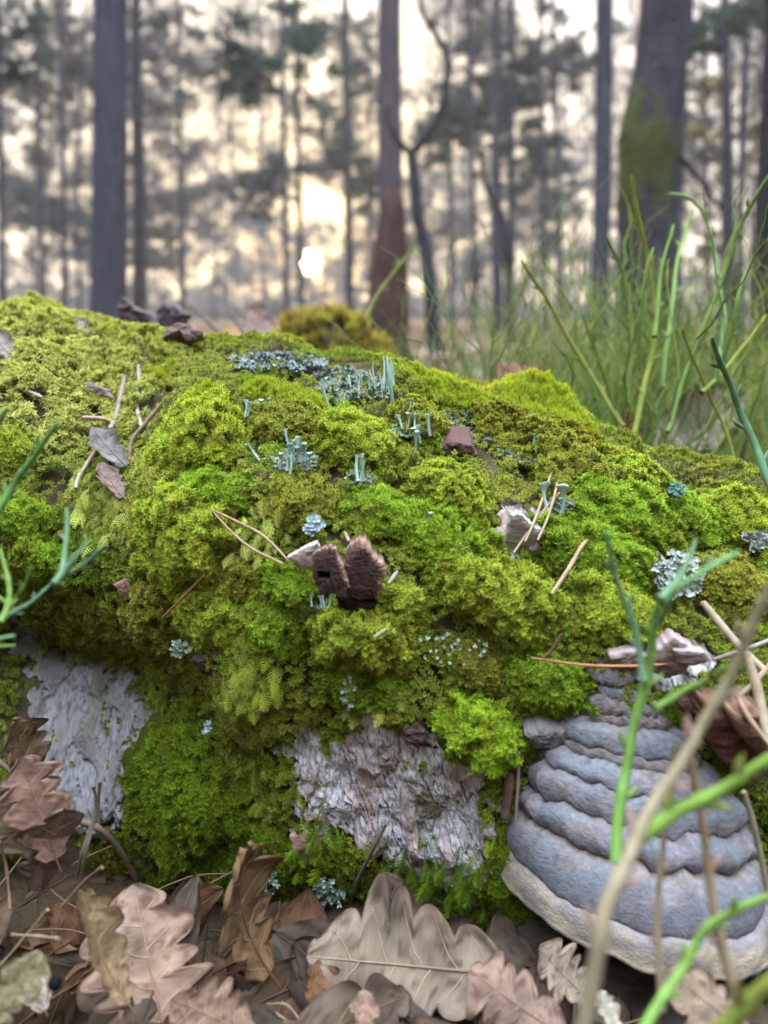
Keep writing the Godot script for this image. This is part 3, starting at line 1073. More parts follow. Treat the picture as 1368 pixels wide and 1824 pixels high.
func build_leaves() -> void:
	var tan_l: Color = lin(0.27, 0.185, 0.14)
	var pinkish: Color = lin(0.31, 0.185, 0.135)
	var russet: Color = lin(0.19, 0.088, 0.045)
	var brown: Color = lin(0.15, 0.085, 0.05)
	var darkb: Color = lin(0.085, 0.05, 0.035)
	var pale: Color = lin(0.40, 0.30, 0.24)
	# the leaves one can tell apart
	oak_leaf("large tan oak leaf with clear pale veins lying at the foot of the bare bark", at(905, 1738, 0.292), at(548, 1700, 0.296), 0.0283, -0.12, 0.35, 0.15, tan_l, "", 5, 0.42)
	oak_leaf("plum brown leaf lobe standing behind the large tan veined oak leaf", at(735, 1690, 0.318), at(668, 1548, 0.312), 0.0094, 0.3, 0.5, 0.3, lin(0.20, 0.12, 0.105), "", 3, 0.2)
	oak_leaf("broad pinkish oak leaf lying flat below the curled brown one", at(300, 1890, 0.27), at(240, 1570, 0.290), 0.0270, 0.1, -0.4, -0.3, pinkish, "", 5, 0.5)
	oak_leaf("curled brown oak leaf with rolled lobes propped against the log", at(480, 1735, 0.288), at(325, 1500, 0.288), 0.0225, 0.6, 1.5, 1.1, lin(0.225, 0.125, 0.066), "", 4, 0.62)
	oak_leaf("rolled tan leaf standing on edge left of the broad pinkish oak leaf", at(225, 1785, 0.256), at(112, 1605, 0.266), 0.0122, 0.7, 2.0, 0.5, lin(0.27, 0.17, 0.095), "", 4, 0.4)
	oak_leaf("dull pink oak leaf under the long grey twig at the left", at(100, 1530, 0.285), at(35, 1350, 0.292), 0.0178, 0.2, 0.6, 0.2, lin(0.22, 0.115, 0.085), "", 4, 0.5)
	oak_leaf("brown wavy leaf leaning on the log at the upper end of the left leaf heap", at(85, 1420, 0.33), at(-10, 1290, 0.32), 0.0189, 0.7, 0.9, 0.5, brown, "", 4, 0.4)
	oak_leaf("tan lobed leaf at the left edge under the end of the grey twig", at(60, 1530, 0.292), at(-6, 1400, 0.288), 0.0200, -0.2, 0.5, 0.3, lin(0.26, 0.175, 0.115), "", 4, 0.55)
	oak_leaf("mauve brown leaf below the grey twig, its veins raised", at(70, 1590, 0.295), at(112, 1425, 0.285), 0.0133, 0.3, -0.5, 0.2, lin(0.23, 0.145, 0.115), "", 4, 0.4)
	oak_leaf("blurred beige leaf in the lower left corner", at(-40, 1840, 0.225), at(75, 1700, 0.235), 0.0222, 0.3, 0.4, -0.2, lin(0.29, 0.225, 0.13), "", 4, 0.4)
	oak_leaf("small pale pink leaf lobe beside the black berry", at(80, 1800, 0.252), at(40, 1710, 0.258), 0.0094, 0.2, 0.6, 0.3, pale, "", 3, 0.15)
	oak_leaf("round rosy leaf lobe at the bottom edge below the large veined leaf", at(650, 1850, 0.262), at(648, 1762, 0.268), 0.0094, 0.0, -0.7, -0.4, lin(0.30, 0.165, 0.125), "", 3, 0.12)
	oak_leaf("crumpled pink brown leaf at the bottom edge right of the veined leaf", at(1010, 1850, 0.252), at(830, 1735, 0.266), 0.0244, 0.25, -0.7, 0.4, lin(0.26, 0.155, 0.12), "", 4, 0.5)
	oak_leaf("pale crumpled leaf under the hoof fungus's left rim", at(1060, 1790, 0.275), at(945, 1690, 0.28), 0.0189, 0.4, 0.9, 0.4, lin(0.32, 0.22, 0.17), "", 4, 0.5)
	oak_leaf("rough pink leaf at the bottom edge below the broad pinkish one", at(455, 1850, 0.255), at(310, 1770, 0.26), 0.0222, -0.2, 0.5, 0.5, lin(0.32, 0.19, 0.14), "", 5, 0.4)
	oak_leaf("brown leaf in the lower right corner beneath the hoof fungus", at(1330, 1840, 0.23), at(1190, 1735, 0.255), 0.0189, 0.2, 0.6, 0.3, lin(0.25, 0.16, 0.11), "", 4, 0.3)
	oak_leaf("russet leaf hanging below the broad pinkish leaf, near the bottom middle", at(585, 1840, 0.275), at(560, 1715, 0.292), 0.0144, 0.5, 1.0, 0.3, russet, "", 3, 0.4)
	oak_leaf("whitish torn leaf scrap at the bottom edge right of the brown stem", at(1110, 1850, 0.24), at(1060, 1770, 0.25), 0.0100, 0.4, 1.0, 0.5, lin(0.42, 0.35, 0.28), "", 3, 0.5)
	# behind the log
	oak_leaf("big pale fallen leaf lying among the stems beyond the right end of the log", at(1165, 800, 0.62), at(1290, 715, 0.66), 0.030, 0.2, 0.8, 0.5, lin(0.40, 0.30, 0.25), "", 4, 0.15)
	oak_leaf("rust red leaf on the skyline behind the domed cushion", at(1000, 700, 0.62), at(880, 665, 0.64), 0.020, 0.8, 0.8, 0.4, lin(0.22, 0.085, 0.045), "", 4, 0.4)
	oak_leaf("rust brown shrivelled leaf hanging among the green stems at right", at(1110, 730, 0.55), at(1140, 830, 0.54), 0.014, 0.6, 1.6, 0.6, lin(0.22, 0.09, 0.05), "", 3, 0.3)
	oak_leaf("brown pink leaf blurred behind the crest, left of the backlit stump", at(500, 620, 0.85), at(440, 560, 0.88), 0.024, 0.4, 0.8, 0.3, lin(0.26, 0.15, 0.13), "", 4, 0.3)
	oak_leaf("white and russet fallen leaf below the big pale one at right", at(1180, 850, 0.56), at(1300, 830, 0.6), 0.016, 0.9, 0.5, 0.3, lin(0.42, 0.32, 0.25), "", 3, 0.3)
	oak_leaf("grey brown leaf lying on pale moss at the left edge", cast(35, 655) + Vector3(0, 0.006, 0.004), cast(-18, 625) + Vector3(0, 0.008, 0.0), 0.009, 0.5, 0.8, 0.4, lin(0.22, 0.17, 0.15), "", 3, 0.3)
	oak_leaf("dark withered leaf caught under twigs in the left dip of the log", cast(235, 850) + Vector3(0, 0.008, 0.008), cast(180, 815) + Vector3(0, 0.012, 0.006), 0.009, 0.4, 1.0, 0.5, lin(0.17, 0.13, 0.125), "", 3, 0.3)
	oak_leaf("reddish withered leaf scrap below the dark one in the left dip", cast(230, 900) + Vector3(0, 0.006, 0.008), cast(190, 865) + Vector3(0, 0.008, 0.006), 0.008, 0.6, 1.2, 0.5, lin(0.17, 0.1, 0.085), "", 3, 0.3)
	oak_leaf("pale grey leaf scrap on the light moss of the left rise", cast(165, 605) + Vector3(0, 0.005, 0.004), cast(135, 590) + Vector3(0, 0.007, 0.004), 0.006, 0.4, 0.6, 0.3, lin(0.32, 0.27, 0.24), "", 3, 0.2)
	# the heap below them: leaves that cannot be told from one another
	var tones := [lin(0.10, 0.055, 0.032), darkb, lin(0.12, 0.055, 0.03), lin(0.06, 0.036, 0.025), lin(0.13, 0.08, 0.055), lin(0.08, 0.05, 0.036)]
	for k in 84:
		var x: float = rng.randf_range(-0.22, 0.19)
		var zf: float = log_z(x) + 0.165 - 0.13 * x
		var z: float = zf + rng.randf_range(-0.015, 0.12)
		var y: float = -0.072 + clampf((z - zf) * 0.30, 0.0, 0.036) + rng.randf_range(-0.004, 0.011) - 0.012 * smoothstep(-0.04, -0.12, x) * smoothstep(0.07, 0.02, z - zf)
		if x > -0.17 and x < -0.085 and z - zf < 0.05:
			continue
		var ang: float = rng.randf() * TAU
		var d := Vector3(cos(ang), rng.randf_range(-0.25, 0.35), sin(ang)).normalized()
		var p := Vector3(x, y, z)
		oak_leaf("dark brown oak leaf in the heap along the foot of the log", p, p + d * rng.randf_range(0.05, 0.085), rng.randf_range(0.013, 0.022), rng.randf_range(-0.5, 0.5), rng.randf_range(-1.3, 1.3), rng.randf_range(-0.7, 0.7), tones[k % tones.size()], "oak leaves heaped below the log", 2 if k % 2 else 3, rng.randf_range(0.3, 0.55))
	# far litter on the ground behind the log
	var mb := MB.new()
	var ps := PackedVector3Array()
	var cs := PackedColorArray()
	for a in 9:
		var s: float = a / 8.0
		for b in 5:
			var t: float = b / 4.0 * 2.0 - 1.0
			ps.append(leaf_map(s, t, Vector3.ZERO, Vector3.FORWARD, Vector3.RIGHT, Vector3.UP, 1.0, 0.3, 0.8, 0.5, 0.4, 4, 3.0))
			cs.append(Color.WHITE)
	mb.grid(9, 5, ps, cs)
	var xf: Array[Transform3D] = []
	var col := PackedColorArray()
	for k in 5200:
		var z: float = -0.62 - pow(rng.randf(), 1.7) * 7.0
		var x: float = rng.randf_range(-1.0, 1.0) * (0.5 - z * 0.9)
		var up := Vector3(rng.randf_range(-0.5, 0.5), 1, rng.randf_range(-0.5, 0.5)).normalized()
		xf.append(Transform3D(basis_up(up, rng.randf() * TAU).scaled(Vector3.ONE * rng.randf_range(0.05, 0.09)), Vector3(x, ground_y(x, z) + rng.randf_range(0.004, 0.025), z)))
		var c: Color = [lin(0.2, 0.11, 0.07), lin(0.28, 0.18, 0.13), lin(0.14, 0.08, 0.05), lin(0.34, 0.25, 0.2)][rng.randi() % 4]
		col.append(c)
	var o := scatter("leaf_litter", mb.mesh(mats["dead leaf"]), xf, col, self)
	tag(o, "brown fallen leaves strewn over the forest floor behind the log", "leaf litter", "", "stuff")
	# black berry among the leaves
	var berry := MB.new()
	var bp := PackedVector3Array()
	var bc := PackedColorArray()
	var bpos: Vector3 = at(98, 1752, 0.222)
	for a in 13:
		var la: float = PI * a / 12.0
		for b in 18:
			var lo: float = TAU * b / 18.0
			var rr: float = 0.0022 * (1.0 + 0.04 * sin(lo * 5.0) * sin(la))
			bp.append(bpos + Vector3(sin(la) * cos(lo), cos(la) * 0.93, sin(la) * sin(lo)) * rr)
			bc.append(lin(0.005, 0.005, 0.007))
	berry.grid(13, 18, bp, bc, Vector3.ZERO, true)
	var bo: MeshInstance3D = put("berry", berry, mats["stem"], self)
	tag(bo, "small black berry between pale leaves in the lower left corner", "berry")

# ---------------------------------------------------------------- lichens
# a hollow cup on a stalk: up from b along dir, height h, cup radius r (r below the stalk radius makes a pointed spike)
func podetium(o: Node3D, b: Vector3, dir: Vector3, h: float, r: float, spike: bool) -> void:
	var mb := MB.new()
	var rs: float = maxf(h * 0.06, 0.00045) if not spike else h * 0.034
	var prof: Array
	if spike:
		prof = [[0.0, rs * 1.4], [0.2, rs * 1.15], [0.5, rs], [0.75, rs * 0.75], [0.92, rs * 0.45], [1.0, rs * 0.12]]
	else:
		prof = [[0.0, rs * 1.5], [0.12, rs * 1.05], [0.45, rs], [0.66, rs * 1.15], [0.8, r * 0.62], [0.93, r * 0.95], [1.0, r * 1.08], [0.985, r * 0.9], [0.92, r * 0.66], [0.88, r * 0.1]]
	var x: Vector3 = dir.cross(Vector3(0.2, 0.3, 0.9)).normalized()
	var y: Vector3 = dir.cross(x)
	var bend: Vector3 = (x * rng.randf_range(-1, 1) + y * rng.randf_range(-1, 1)) * h * (0.10 if spike else 0.10)
	var ps := PackedVector3Array()
	var cs := PackedColorArray()
	var sides := 10
	var ph: float = rng.randf() * TAU
	for a in prof.size():
		var f: float = prof[a][0]
		for k in sides:
			var w: float = TAU * k / sides
			var rr: float = prof[a][1] * (1.0 + 0.10 * sin(w * 3.0 + ph) * f)
			var lift: float = 0.035 * h * sin(w * 2.0 + ph) * smoothstep(0.8, 1.0, f) if not spike else 0.0
			var p: Vector3 = b + dir * (h * f + lift) + bend * sin(f * 2.6) + (x * cos(w) + y * sin(w)) * rr
			ps.append(p)
			var g: float = rng.randf_range(0.8, 1.15)
			cs.append(Color(0.33 * g, 0.43 * g, 0.35 * g, 1))
	mb.grid(prof.size(), sides, ps, cs, Vector3.ZERO, true)
	put("stalk" if spike else "cup_stalk", mb, mats["lichen"], o)

var flake_meshes: Array = []

func make_flakes() -> void:
	for v in 3:
		var r := RandomNumberGenerator.new()
		r.seed = 900 + v
		var mb := MB.new()
		for k in 5:
			var az: float = TAU * k / 5.0 + r.randf()
			var out := Vector3(cos(az), 0, sin(az))
			var side := Vector3(-sin(az), 0, cos(az))
			var path := PackedVector3Array()
			for s in 4:
				var f: float = s / 3.0
				path.append(out * f * r.randf_range(0.8, 1.1) + Vector3.UP * (0.15 + f * f * r.randf_range(0.1, 0.7)))
			mb.blade(path, side, PackedFloat32Array([0.2, 0.5, 0.75, 0.35]), lin(0.7, 0.7, 0.7), lin(1.1, 1.1, 1.1))
		flake_meshes.append(mb.mesh(mats["lichen"]))

func flakes(o: Node3D, px: float, py: float, wpx: float, hpx: float, n: int, size: float, tone: Color, lift: float = 0.002) -> void:
	var xf: Array = [[], [], []]
	var col: Array = [PackedColorArray(), PackedColorArray(), PackedColorArray()]
	for k in n:
		var w: float = rng.randf() * TAU
		var q: float = pow(rng.randf(), 0.6)
		var p: Vector3 = cast(px + cos(w) * q * wpx, py + sin(w) * q * hpx)
		var xt: Vector2 = log_xt(p)
		var radial := Vector3(0, sin(xt.y), cos(xt.y))
		var up: Vector3 = (radial + Vector3(rng.randf_range(-0.6, 0.6), rng.randf_range(-0.2, 0.8), rng.randf_range(-0.6, 0.6))).normalized()
		var v: int = rng.randi() % 3
		xf[v].append(Transform3D(basis_up(up, rng.randf() * TAU).scaled(Vector3.ONE * size * rng.randf_range(0.6, 1.3)), p + radial * (lift + rng.randf() * 0.002)))
		var g: float = rng.randf_range(0.7, 1.25)
		col[v].append(Color(tone.r * g, tone.g * g, tone.b * g, 1))
	for v in 3:
		var list: Array[Transform3D] = []
		list.assign(xf[v])
		if list.size():
			scatter("scales", flake_meshes[v], list, col[v], o)

# stalks: [base px, base py, top px, top py, cup half-width px]
func cup_lichen(label: String, stalks: Array, lift: float, scales: int, spike: bool = false, group: String = "grey-green cup lichens on the log") -> void:
	var mid := Vector2.ZERO
	for s in stalks:
		mid += Vector2(s[0], s[1]) / stalks.size()
	var c: Vector3 = cast(mid.x, mid.y)
	var toward: Vector3 = (eye - c).normalized()
	var o: Node3D = base("cup_lichen" if not spike else "spike_lichen", c, label, "lichen", group)
	for s in stalks:
		var b: Vector3 = cast(s[0], s[1]) + toward * lift
		var d: float = depth_of(b)
		var top: Vector3 = at(s[2], s[3], d - rng.randf_range(-0.002, 0.003))
		podetium(o, b - (top - b) * 0.12, (top - b).normalized(), (top - b).length() * 1.12, maxf(s[4] * d / F * 1.15, 0.0006), spike)
	if scales > 0:
		flakes(o, mid.x, mid.y + 14.0, 24.0 + stalks.size() * 1.5, 14.0, scales * 2, 0.0009, lin(0.25, 0.30, 0.22), lift * 0.45)

func build_lichens() -> void:
	make_flakes()
	var lf := 0.0145
	cup_lichen("biggest clump of grey-green lichen cups, left of centre under the crest", [[500, 832, 500, 807, 4], [512, 834, 510, 800, 5], [517, 840, 516, 812, 4], [518, 822, 515, 790, 5], [523, 815, 520, 784, 4], [514, 792, 508, 765, 4], [531, 818, 531, 796, 4], [534, 818, 534, 778, 5], [535, 820, 532, 792, 5], [541, 818, 539, 790, 5], [543, 820, 541, 800, 4], [546, 834, 546, 817, 3], [549, 832, 549, 806, 5]], lf, 70)
	cup_lichen("cluster of lichen cups hanging in front of the small olive cap, right of centre", [[717, 762, 708, 740, 4], [726, 762, 727, 735, 5], [738, 760, 737, 739, 6], [740, 778, 737, 762, 7], [764, 772, 763, 737, 5], [748, 785, 746, 757, 4], [741, 800, 746, 768, 5], [700, 795, 692, 767, 3], [730, 728, 731, 711, 4]], lf, 120)
	cup_lichen("three thin lichen cups close together below the crest's centre", [[638, 852, 638, 811, 3], [643, 852, 643, 808, 3], [648, 850, 647, 812, 3]], lf, 45)
	cup_lichen("two slim lichen cups on the green dip right of the biggest clump", [[661, 785, 659, 765, 3], [667, 783, 666, 764, 4]], lf, 10)
	cup_lichen("lichen cups in a row along the arching crest moss at left", [[438, 740, 436, 713, 4], [443, 738, 444, 716, 3], [466, 728, 466, 712, 4], [480, 732, 478, 710, 5], [530, 728, 533, 711, 5], [524, 730, 521, 713, 3]], lf, 20)
	cup_lichen("widest lichen cup, standing on the skyline above the olive dome", [[1034, 774, 1034, 754, 10]], 0.014, 0)
	cup_lichen("small lichen cups left of the widest cup on the olive dome", [[990, 778, 991, 757, 5], [967, 775, 963, 750, 3], [951, 788, 951, 773, 2], [960, 790, 960, 776, 5], [966, 790, 967, 780, 3], [985, 798, 983, 780, 4]], 0.013, 12)
	cup_lichen("pair of trumpet shaped lichen cups beside two leaning dry needles", [[977, 905, 974, 860, 9], [1000, 908, 999, 864, 10]], 0.016, 60)
	cup_lichen("three wide flat lichen cups on the right side of the olive dome", [[1059, 836, 1057, 814, 11], [1056, 864, 1054, 846, 9], [1070, 872, 1069, 856, 7]], 0.016, 0)
	cup_lichen("single slender lichen cup rising above the brown bark chunks", [[764, 942, 767, 913, 4], [747, 942, 747, 929, 2]], 0.012, 12)
	cup_lichen("thin lichen stalks on the shaded side of the left shoulder cushion", [[452, 812, 440, 790, 3], [458, 820, 450, 803, 2], [320, 886, 318, 868, 3], [324, 886, 324, 866, 3]], lf, 20)
	cup_lichen("knobby grey lichen tuft right of the two brown bark chunks' foot", [[556, 1078, 555, 1058, 3], [578, 1078, 578, 1048, 3], [585, 1080, 588, 1058, 3], [572, 1080, 568, 1062, 2]], 0.010, 60)
	var spikes: Array = []
	for k in 26:
		var t: float = k / 25.0
		var bx: float = 622 + t * 84 + rng.randf_range(-5, 5)
		spikes.append([bx, 700 + rng.randf_range(-14, 12), bx + rng.randf_range(-9, 3), 680 - t * 22 + rng.randf_range(-24, 14), 1])
	spikes.append([682, 690, 681, 632, 2])
	spikes.append([700, 690, 694, 640, 2])
	spikes.append([690, 690, 687, 634, 2])
	spikes.append([704, 692, 699, 636, 2])
	spikes.append([590, 730, 575, 672, 2])
	spikes.append([572, 745, 566, 722, 2])
	cup_lichen("tall pointed grey lichen spikes in a thicket at the crest's centre", spikes, 0.006, 60, true)
	var leafy := [
		["grey-white leafy lichen rosette beside the green foreground twig at right", 1192, 1045, 42, 38, 70, 0.0034, lin(0.50, 0.55, 0.47), 0.010],
		["pale leafy lichen at the right edge below the round bright cushion", 1340, 992, 32, 16, 40, 0.003, lin(0.55, 0.58, 0.50), 0.010],
		["pale blue lichen flakes above the left brown bark chunk", 563, 952, 14, 14, 10, 0.0035, lin(0.52, 0.66, 0.66), 0.012],
		["crusty blue-grey lichen along the crest left of the spikes", 500, 662, 90, 16, 170, 0.0046, lin(0.36, 0.41, 0.38), 0.004],
		["grey-green scaly lichen on the bare crest between the green cushions", 610, 700, 60, 30, 160, 0.0040, lin(0.30, 0.35, 0.30), 0.003],
		["dark grey lichen crust in the hollow right of the small olive cap", 860, 765, 75, 34, 220, 0.0036, lin(0.19, 0.23, 0.21), 0.003],
		["thin strand of whitish lichen scales under the plump middle cushion", 622, 1218, 12, 30, 16, 0.0022, lin(0.50, 0.58, 0.48), 0.010],
		["tiny bright lichen speck on dull moss left of the bare bark", 380, 1272, 9, 8, 7, 0.0024, lin(0.55, 0.66, 0.60), 0.012],
		["greenish white lichen patch below the left corner of the big bare bark", 488, 1515, 14, 30, 22, 0.0026, lin(0.44, 0.56, 0.42), 0.012],
		["grey-green lichen patch beside the feathery fronds at the log's foot", 585, 1550, 30, 24, 34, 0.0026, lin(0.42, 0.52, 0.42), 0.010],
		["mint green lichen scales on moss near the dark bare chip left of centre", 335, 1150, 18, 14, 14, 0.0022, lin(0.40, 0.52, 0.40), 0.012],
		["scattered grey lichen scales on the dull moss right of the plump cushion", 800, 1150, 60, 30, 12, 0.0018, lin(0.36, 0.43, 0.34), 0.012],
		["grey lichen under the three wide flat cups, by the skyline", 1190, 915, 14, 12, 14, 0.0026, lin(0.16, 0.28, 0.22), 0.014],
		["grey lichen crust at the foot of the knobbly olive cushion", 930, 810, 45, 34, 140, 0.0034, lin(0.22, 0.27, 0.25), 0.004],
	]
	for f in leafy:
		var c: Vector3 = cast(f[1], f[2])
		var o: Node3D = base("leafy_lichen", c, f[0], "lichen", "leafy and crusty lichens on the log")
		var tn: Color = f[7]
		flakes(o, f[1], f[2], f[3], f[4], int(f[5] * 2.2), f[6] * 0.55, Color(tn.r * 0.72, tn.g * 0.72, tn.b * 0.72, 1), f[8])

# ---------------------------------------------------------------- slabs of bark and rotten wood
# outline in photograph pixels round the piece; it lies at the log's surface, lifted towards the camera, tilted back by lean
func slab(called: String, label: String, category: String, outline: Array, depth: float, lean: float, thick: float, tone: Color, edge: Color, rough: float, grain: Vector2, group: String = "") -> void:
	var pl: PackedVector2Array = poly(outline)
	var mid := Vector2.ZERO
	for q in pl:
		mid += q / pl.size()
	var c: Vector3 = at(mid.x, mid.y, depth)
	# the outline becomes a real plate in its own plane: x to the right, y up the plate
	var yv: Vector3 = (cam_up * cos(lean) - cam_fwd * -sin(lean)).normalized()
	var xv: Vector3 = cam_right
	var nz: Vector3 = xv.cross(yv).normalized()
	if nz.dot(eye - c) < 0.0:
		nz = -nz
	var o: Node3D = base(called, c, label, category, group)
	var dense := PackedVector2Array()
	for k in pl.size():
		for m in 12:
			var q: Vector2 = pl[k].lerp(pl[(k + 1) % pl.size()], m / 12.0) - mid
			dense.append(q)
	var sect: int = dense.size()
	var rings := 30
	var ps := PackedVector3Array()
	var cs := PackedColorArray()
	for a in rings + 4:
		for b in sect:
			var f: float = minf(float(a) / (rings - 1), 1.0)
			var q: Vector2 = dense[b]
			var jag: float = 1.0 + 0.03 * fine.get_noise_2d(q.x * 0.22 + mid.x, q.y * 0.22) + 0.10 * fine.get_noise_2d(q.x * 0.13 + mid.x, q.y * 0.13)
			q = q * f * lerpf(1.0, jag, f)
			var lx: float = q.x * depth / F
			var ly: float = -q.y * depth / F
			var g: float = fine.get_noise_3d(lx * grain.x, ly * grain.y, mid.x)
			var g2: float = noise.get_noise_3d(lx * 90.0, ly * 90.0, mid.x + 4.0)
			var h: float = thick * 0.5 + (g * rough * 0.5 + g2 * rough * 0.3 + fine.get_noise_3d(lx * grain.x * 3.0, ly * grain.y * 3.0, mid.x) * rough * 0.25) * (1.0 - pow(f, 6.0) * 0.4) - thick * 0.25 * pow(f, 5.0)
			var col: Color = tone
			col = Color(tone.r * (1.0 + g * 0.5), tone.g * (1.0 + g * 0.5), tone.b * (1.0 + g * 0.5), 1)
			col = col.lerp(edge, smoothstep(0.72, 1.0, f + g * 0.12 + g2 * 0.35) * (0.25 + 0.75 * smoothstep(-0.1, 0.5, q.x / 40.0 - q.y / 140.0)))
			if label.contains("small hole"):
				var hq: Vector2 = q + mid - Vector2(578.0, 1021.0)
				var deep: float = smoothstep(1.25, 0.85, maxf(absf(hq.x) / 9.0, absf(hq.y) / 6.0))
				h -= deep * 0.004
				col = col.lerp(lin(0.012, 0.009, 0.007), deep)  # shade inside the hole is put into the colour
			if a >= rings:
				var down: float = float(a - rings + 1) / 4.0
				h = thick * 0.25 - down * thick * 1.1
				lx *= 1.0 - 0.06 * down
				ly *= 1.0 - 0.06 * down
				col = edge.lerp(tone, down)
			ps.append(c + xv * lx + yv * ly + nz * h)
			cs.append(col)
	var mb := MB.new()
	mb.grid(rings + 4, sect, ps, cs, Vector3.ZERO, true)
	put("plate", mb, mats["cork"], o)

func build_bark_pieces() -> void:
	var d0: float = depth_of(cast(620, 1040)) - 0.022
	var cork: Color = lin(0.085, 0.050, 0.044)
	var cork_edge: Color = lin(0.40, 0.255, 0.19)
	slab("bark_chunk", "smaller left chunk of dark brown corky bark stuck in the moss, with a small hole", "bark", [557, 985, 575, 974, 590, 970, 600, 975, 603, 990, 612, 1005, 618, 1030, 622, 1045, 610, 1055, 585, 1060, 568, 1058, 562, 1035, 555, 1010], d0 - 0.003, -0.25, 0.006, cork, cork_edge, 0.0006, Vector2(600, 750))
	slab("bark_chunk", "larger right chunk of dark brown corky bark with a pale ragged edge", "bark", [618, 972, 635, 958, 650, 954, 662, 972, 664, 985, 684, 1000, 688, 1020, 680, 1040, 674, 1068, 640, 1070, 618, 1060, 612, 1030, 614, 1000], d0 + 0.002, -0.3, 0.008, cork, cork_edge, 0.0006, Vector2(500, 800))
	slab("bark_chunk", "very dark sliver of bark under the two brown chunks", "bark", [598, 1058, 640, 1068, 672, 1068, 668, 1082, 640, 1088, 605, 1080], d0 + 0.008, -0.2, 0.006, lin(0.03, 0.018, 0.015), lin(0.06, 0.04, 0.03), 0.001, Vector2(220, 420))
	slab("bark_flake", "pinkish white bark flake behind the left brown chunk", "bark", [512, 992, 540, 975, 566, 962, 575, 985, 572, 1012, 540, 1014], d0 + 0.006, -0.4, 0.003, lin(0.48, 0.36, 0.31), lin(0.55, 0.48, 0.44), 0.0006, Vector2(200, 300))
	slab("bark_flake", "whitish bark flake with dark cracks under two leaning dry needles", "bark", [905, 908, 922, 905, 945, 930, 972, 945, 955, 972, 925, 985, 900, 1005, 893, 985, 900, 945], depth_of(cast(930, 955)) - 0.012, -0.6, 0.004, lin(0.42, 0.365, 0.345), lin(0.46, 0.42, 0.39), 0.0006, Vector2(90, 420))
	var dr: float = depth_of(cast(1170, 1180)) - 0.016
	slab("bark_flake", "pink and white bark flake above the top of the hoof fungus", "bark", [1165, 1150, 1190, 1120, 1235, 1150, 1225, 1200, 1190, 1215, 1160, 1195], dr, -0.5, 0.006, lin(0.30, 0.20, 0.18), lin(0.45, 0.38, 0.36), 0.0007, Vector2(160, 260))
	slab("bark_flake", "mauve bark flake left of the pink one above the hoof fungus", "bark", [1080, 1165, 1130, 1150, 1150, 1165, 1150, 1185, 1105, 1190], dr + 0.004, -0.5, 0.004, lin(0.34, 0.24, 0.22), lin(0.45, 0.4, 0.38), 0.001, Vector2(160, 260))
	slab("bark_flake", "white grained bark flake right of the pink one", "bark", [1195, 1150, 1250, 1155, 1268, 1175, 1240, 1190, 1205, 1180], dr - 0.004, -0.6, 0.003, lin(0.36, 0.31, 0.29), lin(0.4, 0.33, 0.31), 0.0006, Vector2(90, 300))
	slab("wood_chunk", "reddish brown rotten wood chunk right of the hoof fungus top", "wood", [1230, 1225, 1300, 1250, 1360, 1330, 1350, 1400, 1290, 1360, 1240, 1290], dr - 0.010, -0.3, 0.012, lin(0.13, 0.06, 0.042), lin(0.22, 0.12, 0.085), 0.0016, Vector2(90, 240))
	slab("wood_chunk", "tan brown wood chunk at the right edge above the hoof fungus", "wood", [1285, 1255, 1320, 1240, 1400, 1290, 1400, 1350, 1355, 1345, 1310, 1300], dr - 0.020, -0.3, 0.010, lin(0.20, 0.115, 0.075), lin(0.30, 0.19, 0.13), 0.0014, Vector2(90, 240))
	slab("wood_chunk", "dark purple brown wood splinter behind the hoof fungus's right shoulder", "wood", [1195, 1240, 1225, 1235, 1290, 1330, 1300, 1375, 1255, 1320], dr - 0.004, -0.2, 0.008, lin(0.075, 0.035, 0.03), lin(0.12, 0.06, 0.05), 0.0014, Vector2(120, 200))
	slab("bark_chunk", "grey lichened bark chunk wedged left of the hoof fungus", "bark", [932, 1300, 960, 1285, 1000, 1290, 1010, 1315, 985, 1335, 950, 1330], depth_of(cast(970, 1310)) - 0.012, -0.5, 0.008, lin(0.18, 0.165, 0.155), lin(0.26, 0.24, 0.23), 0.0011, Vector2(160, 260))
	slab("bark_chunk", "dark brown square bark chip above the big bare bark patch", "bark", [715, 1290, 745, 1283, 760, 1300, 758, 1325, 745, 1333, 718, 1315], depth_of(cast(740, 1305)) - 0.008, -0.3, 0.006, lin(0.10, 0.065, 0.058), lin(0.16, 0.11, 0.10), 0.0012, Vector2(160, 260))
	slab("bark_chunk", "dark bare bark chip framed by moss left of the feathery strand", "bark", [345, 1165, 385, 1150, 420, 1160, 415, 1205, 385, 1212, 355, 1195], depth_of(cast(385, 1185)) - 0.003, -0.4, 0.006, lin(0.085, 0.06, 0.05), lin(0.13, 0.1, 0.08), 0.0018, Vector2(160, 200))
	slab("bark_flake", "salmon pink bark flake at the lower left of the big bare bark", "bark", [515, 1485, 560, 1480, 578, 1492, 560, 1512, 525, 1515], depth_of(cast(545, 1497)) - 0.006, -0.2, 0.003, lin(0.50, 0.29, 0.24), lin(0.55, 0.4, 0.35), 0.0007, Vector2(160, 260))
	slab("wood_chunk", "reddish bare hollow of rotten wood near the crest's right half", "wood", [770, 790, 800, 772, 838, 780, 848, 805, 820, 822, 780, 815], depth_of(cast(810, 800)) - 0.004, -0.9, 0.010, lin(0.15, 0.085, 0.075), lin(0.17, 0.10, 0.085), 0.0022, Vector2(120, 300))
	# on the skyline and behind it
	slab("bark_chunk", "curled brown bark piece lying on the left rise, backlit", "bark", [293, 612, 298, 590, 318, 577, 345, 580, 364, 598, 352, 612, 335, 618, 325, 600, 310, 606], depth_of(cast(330, 610)) - 0.01, 0.4, 0.012, lin(0.17, 0.11, 0.10), lin(0.22, 0.15, 0.13), 0.0022, Vector2(120, 200))
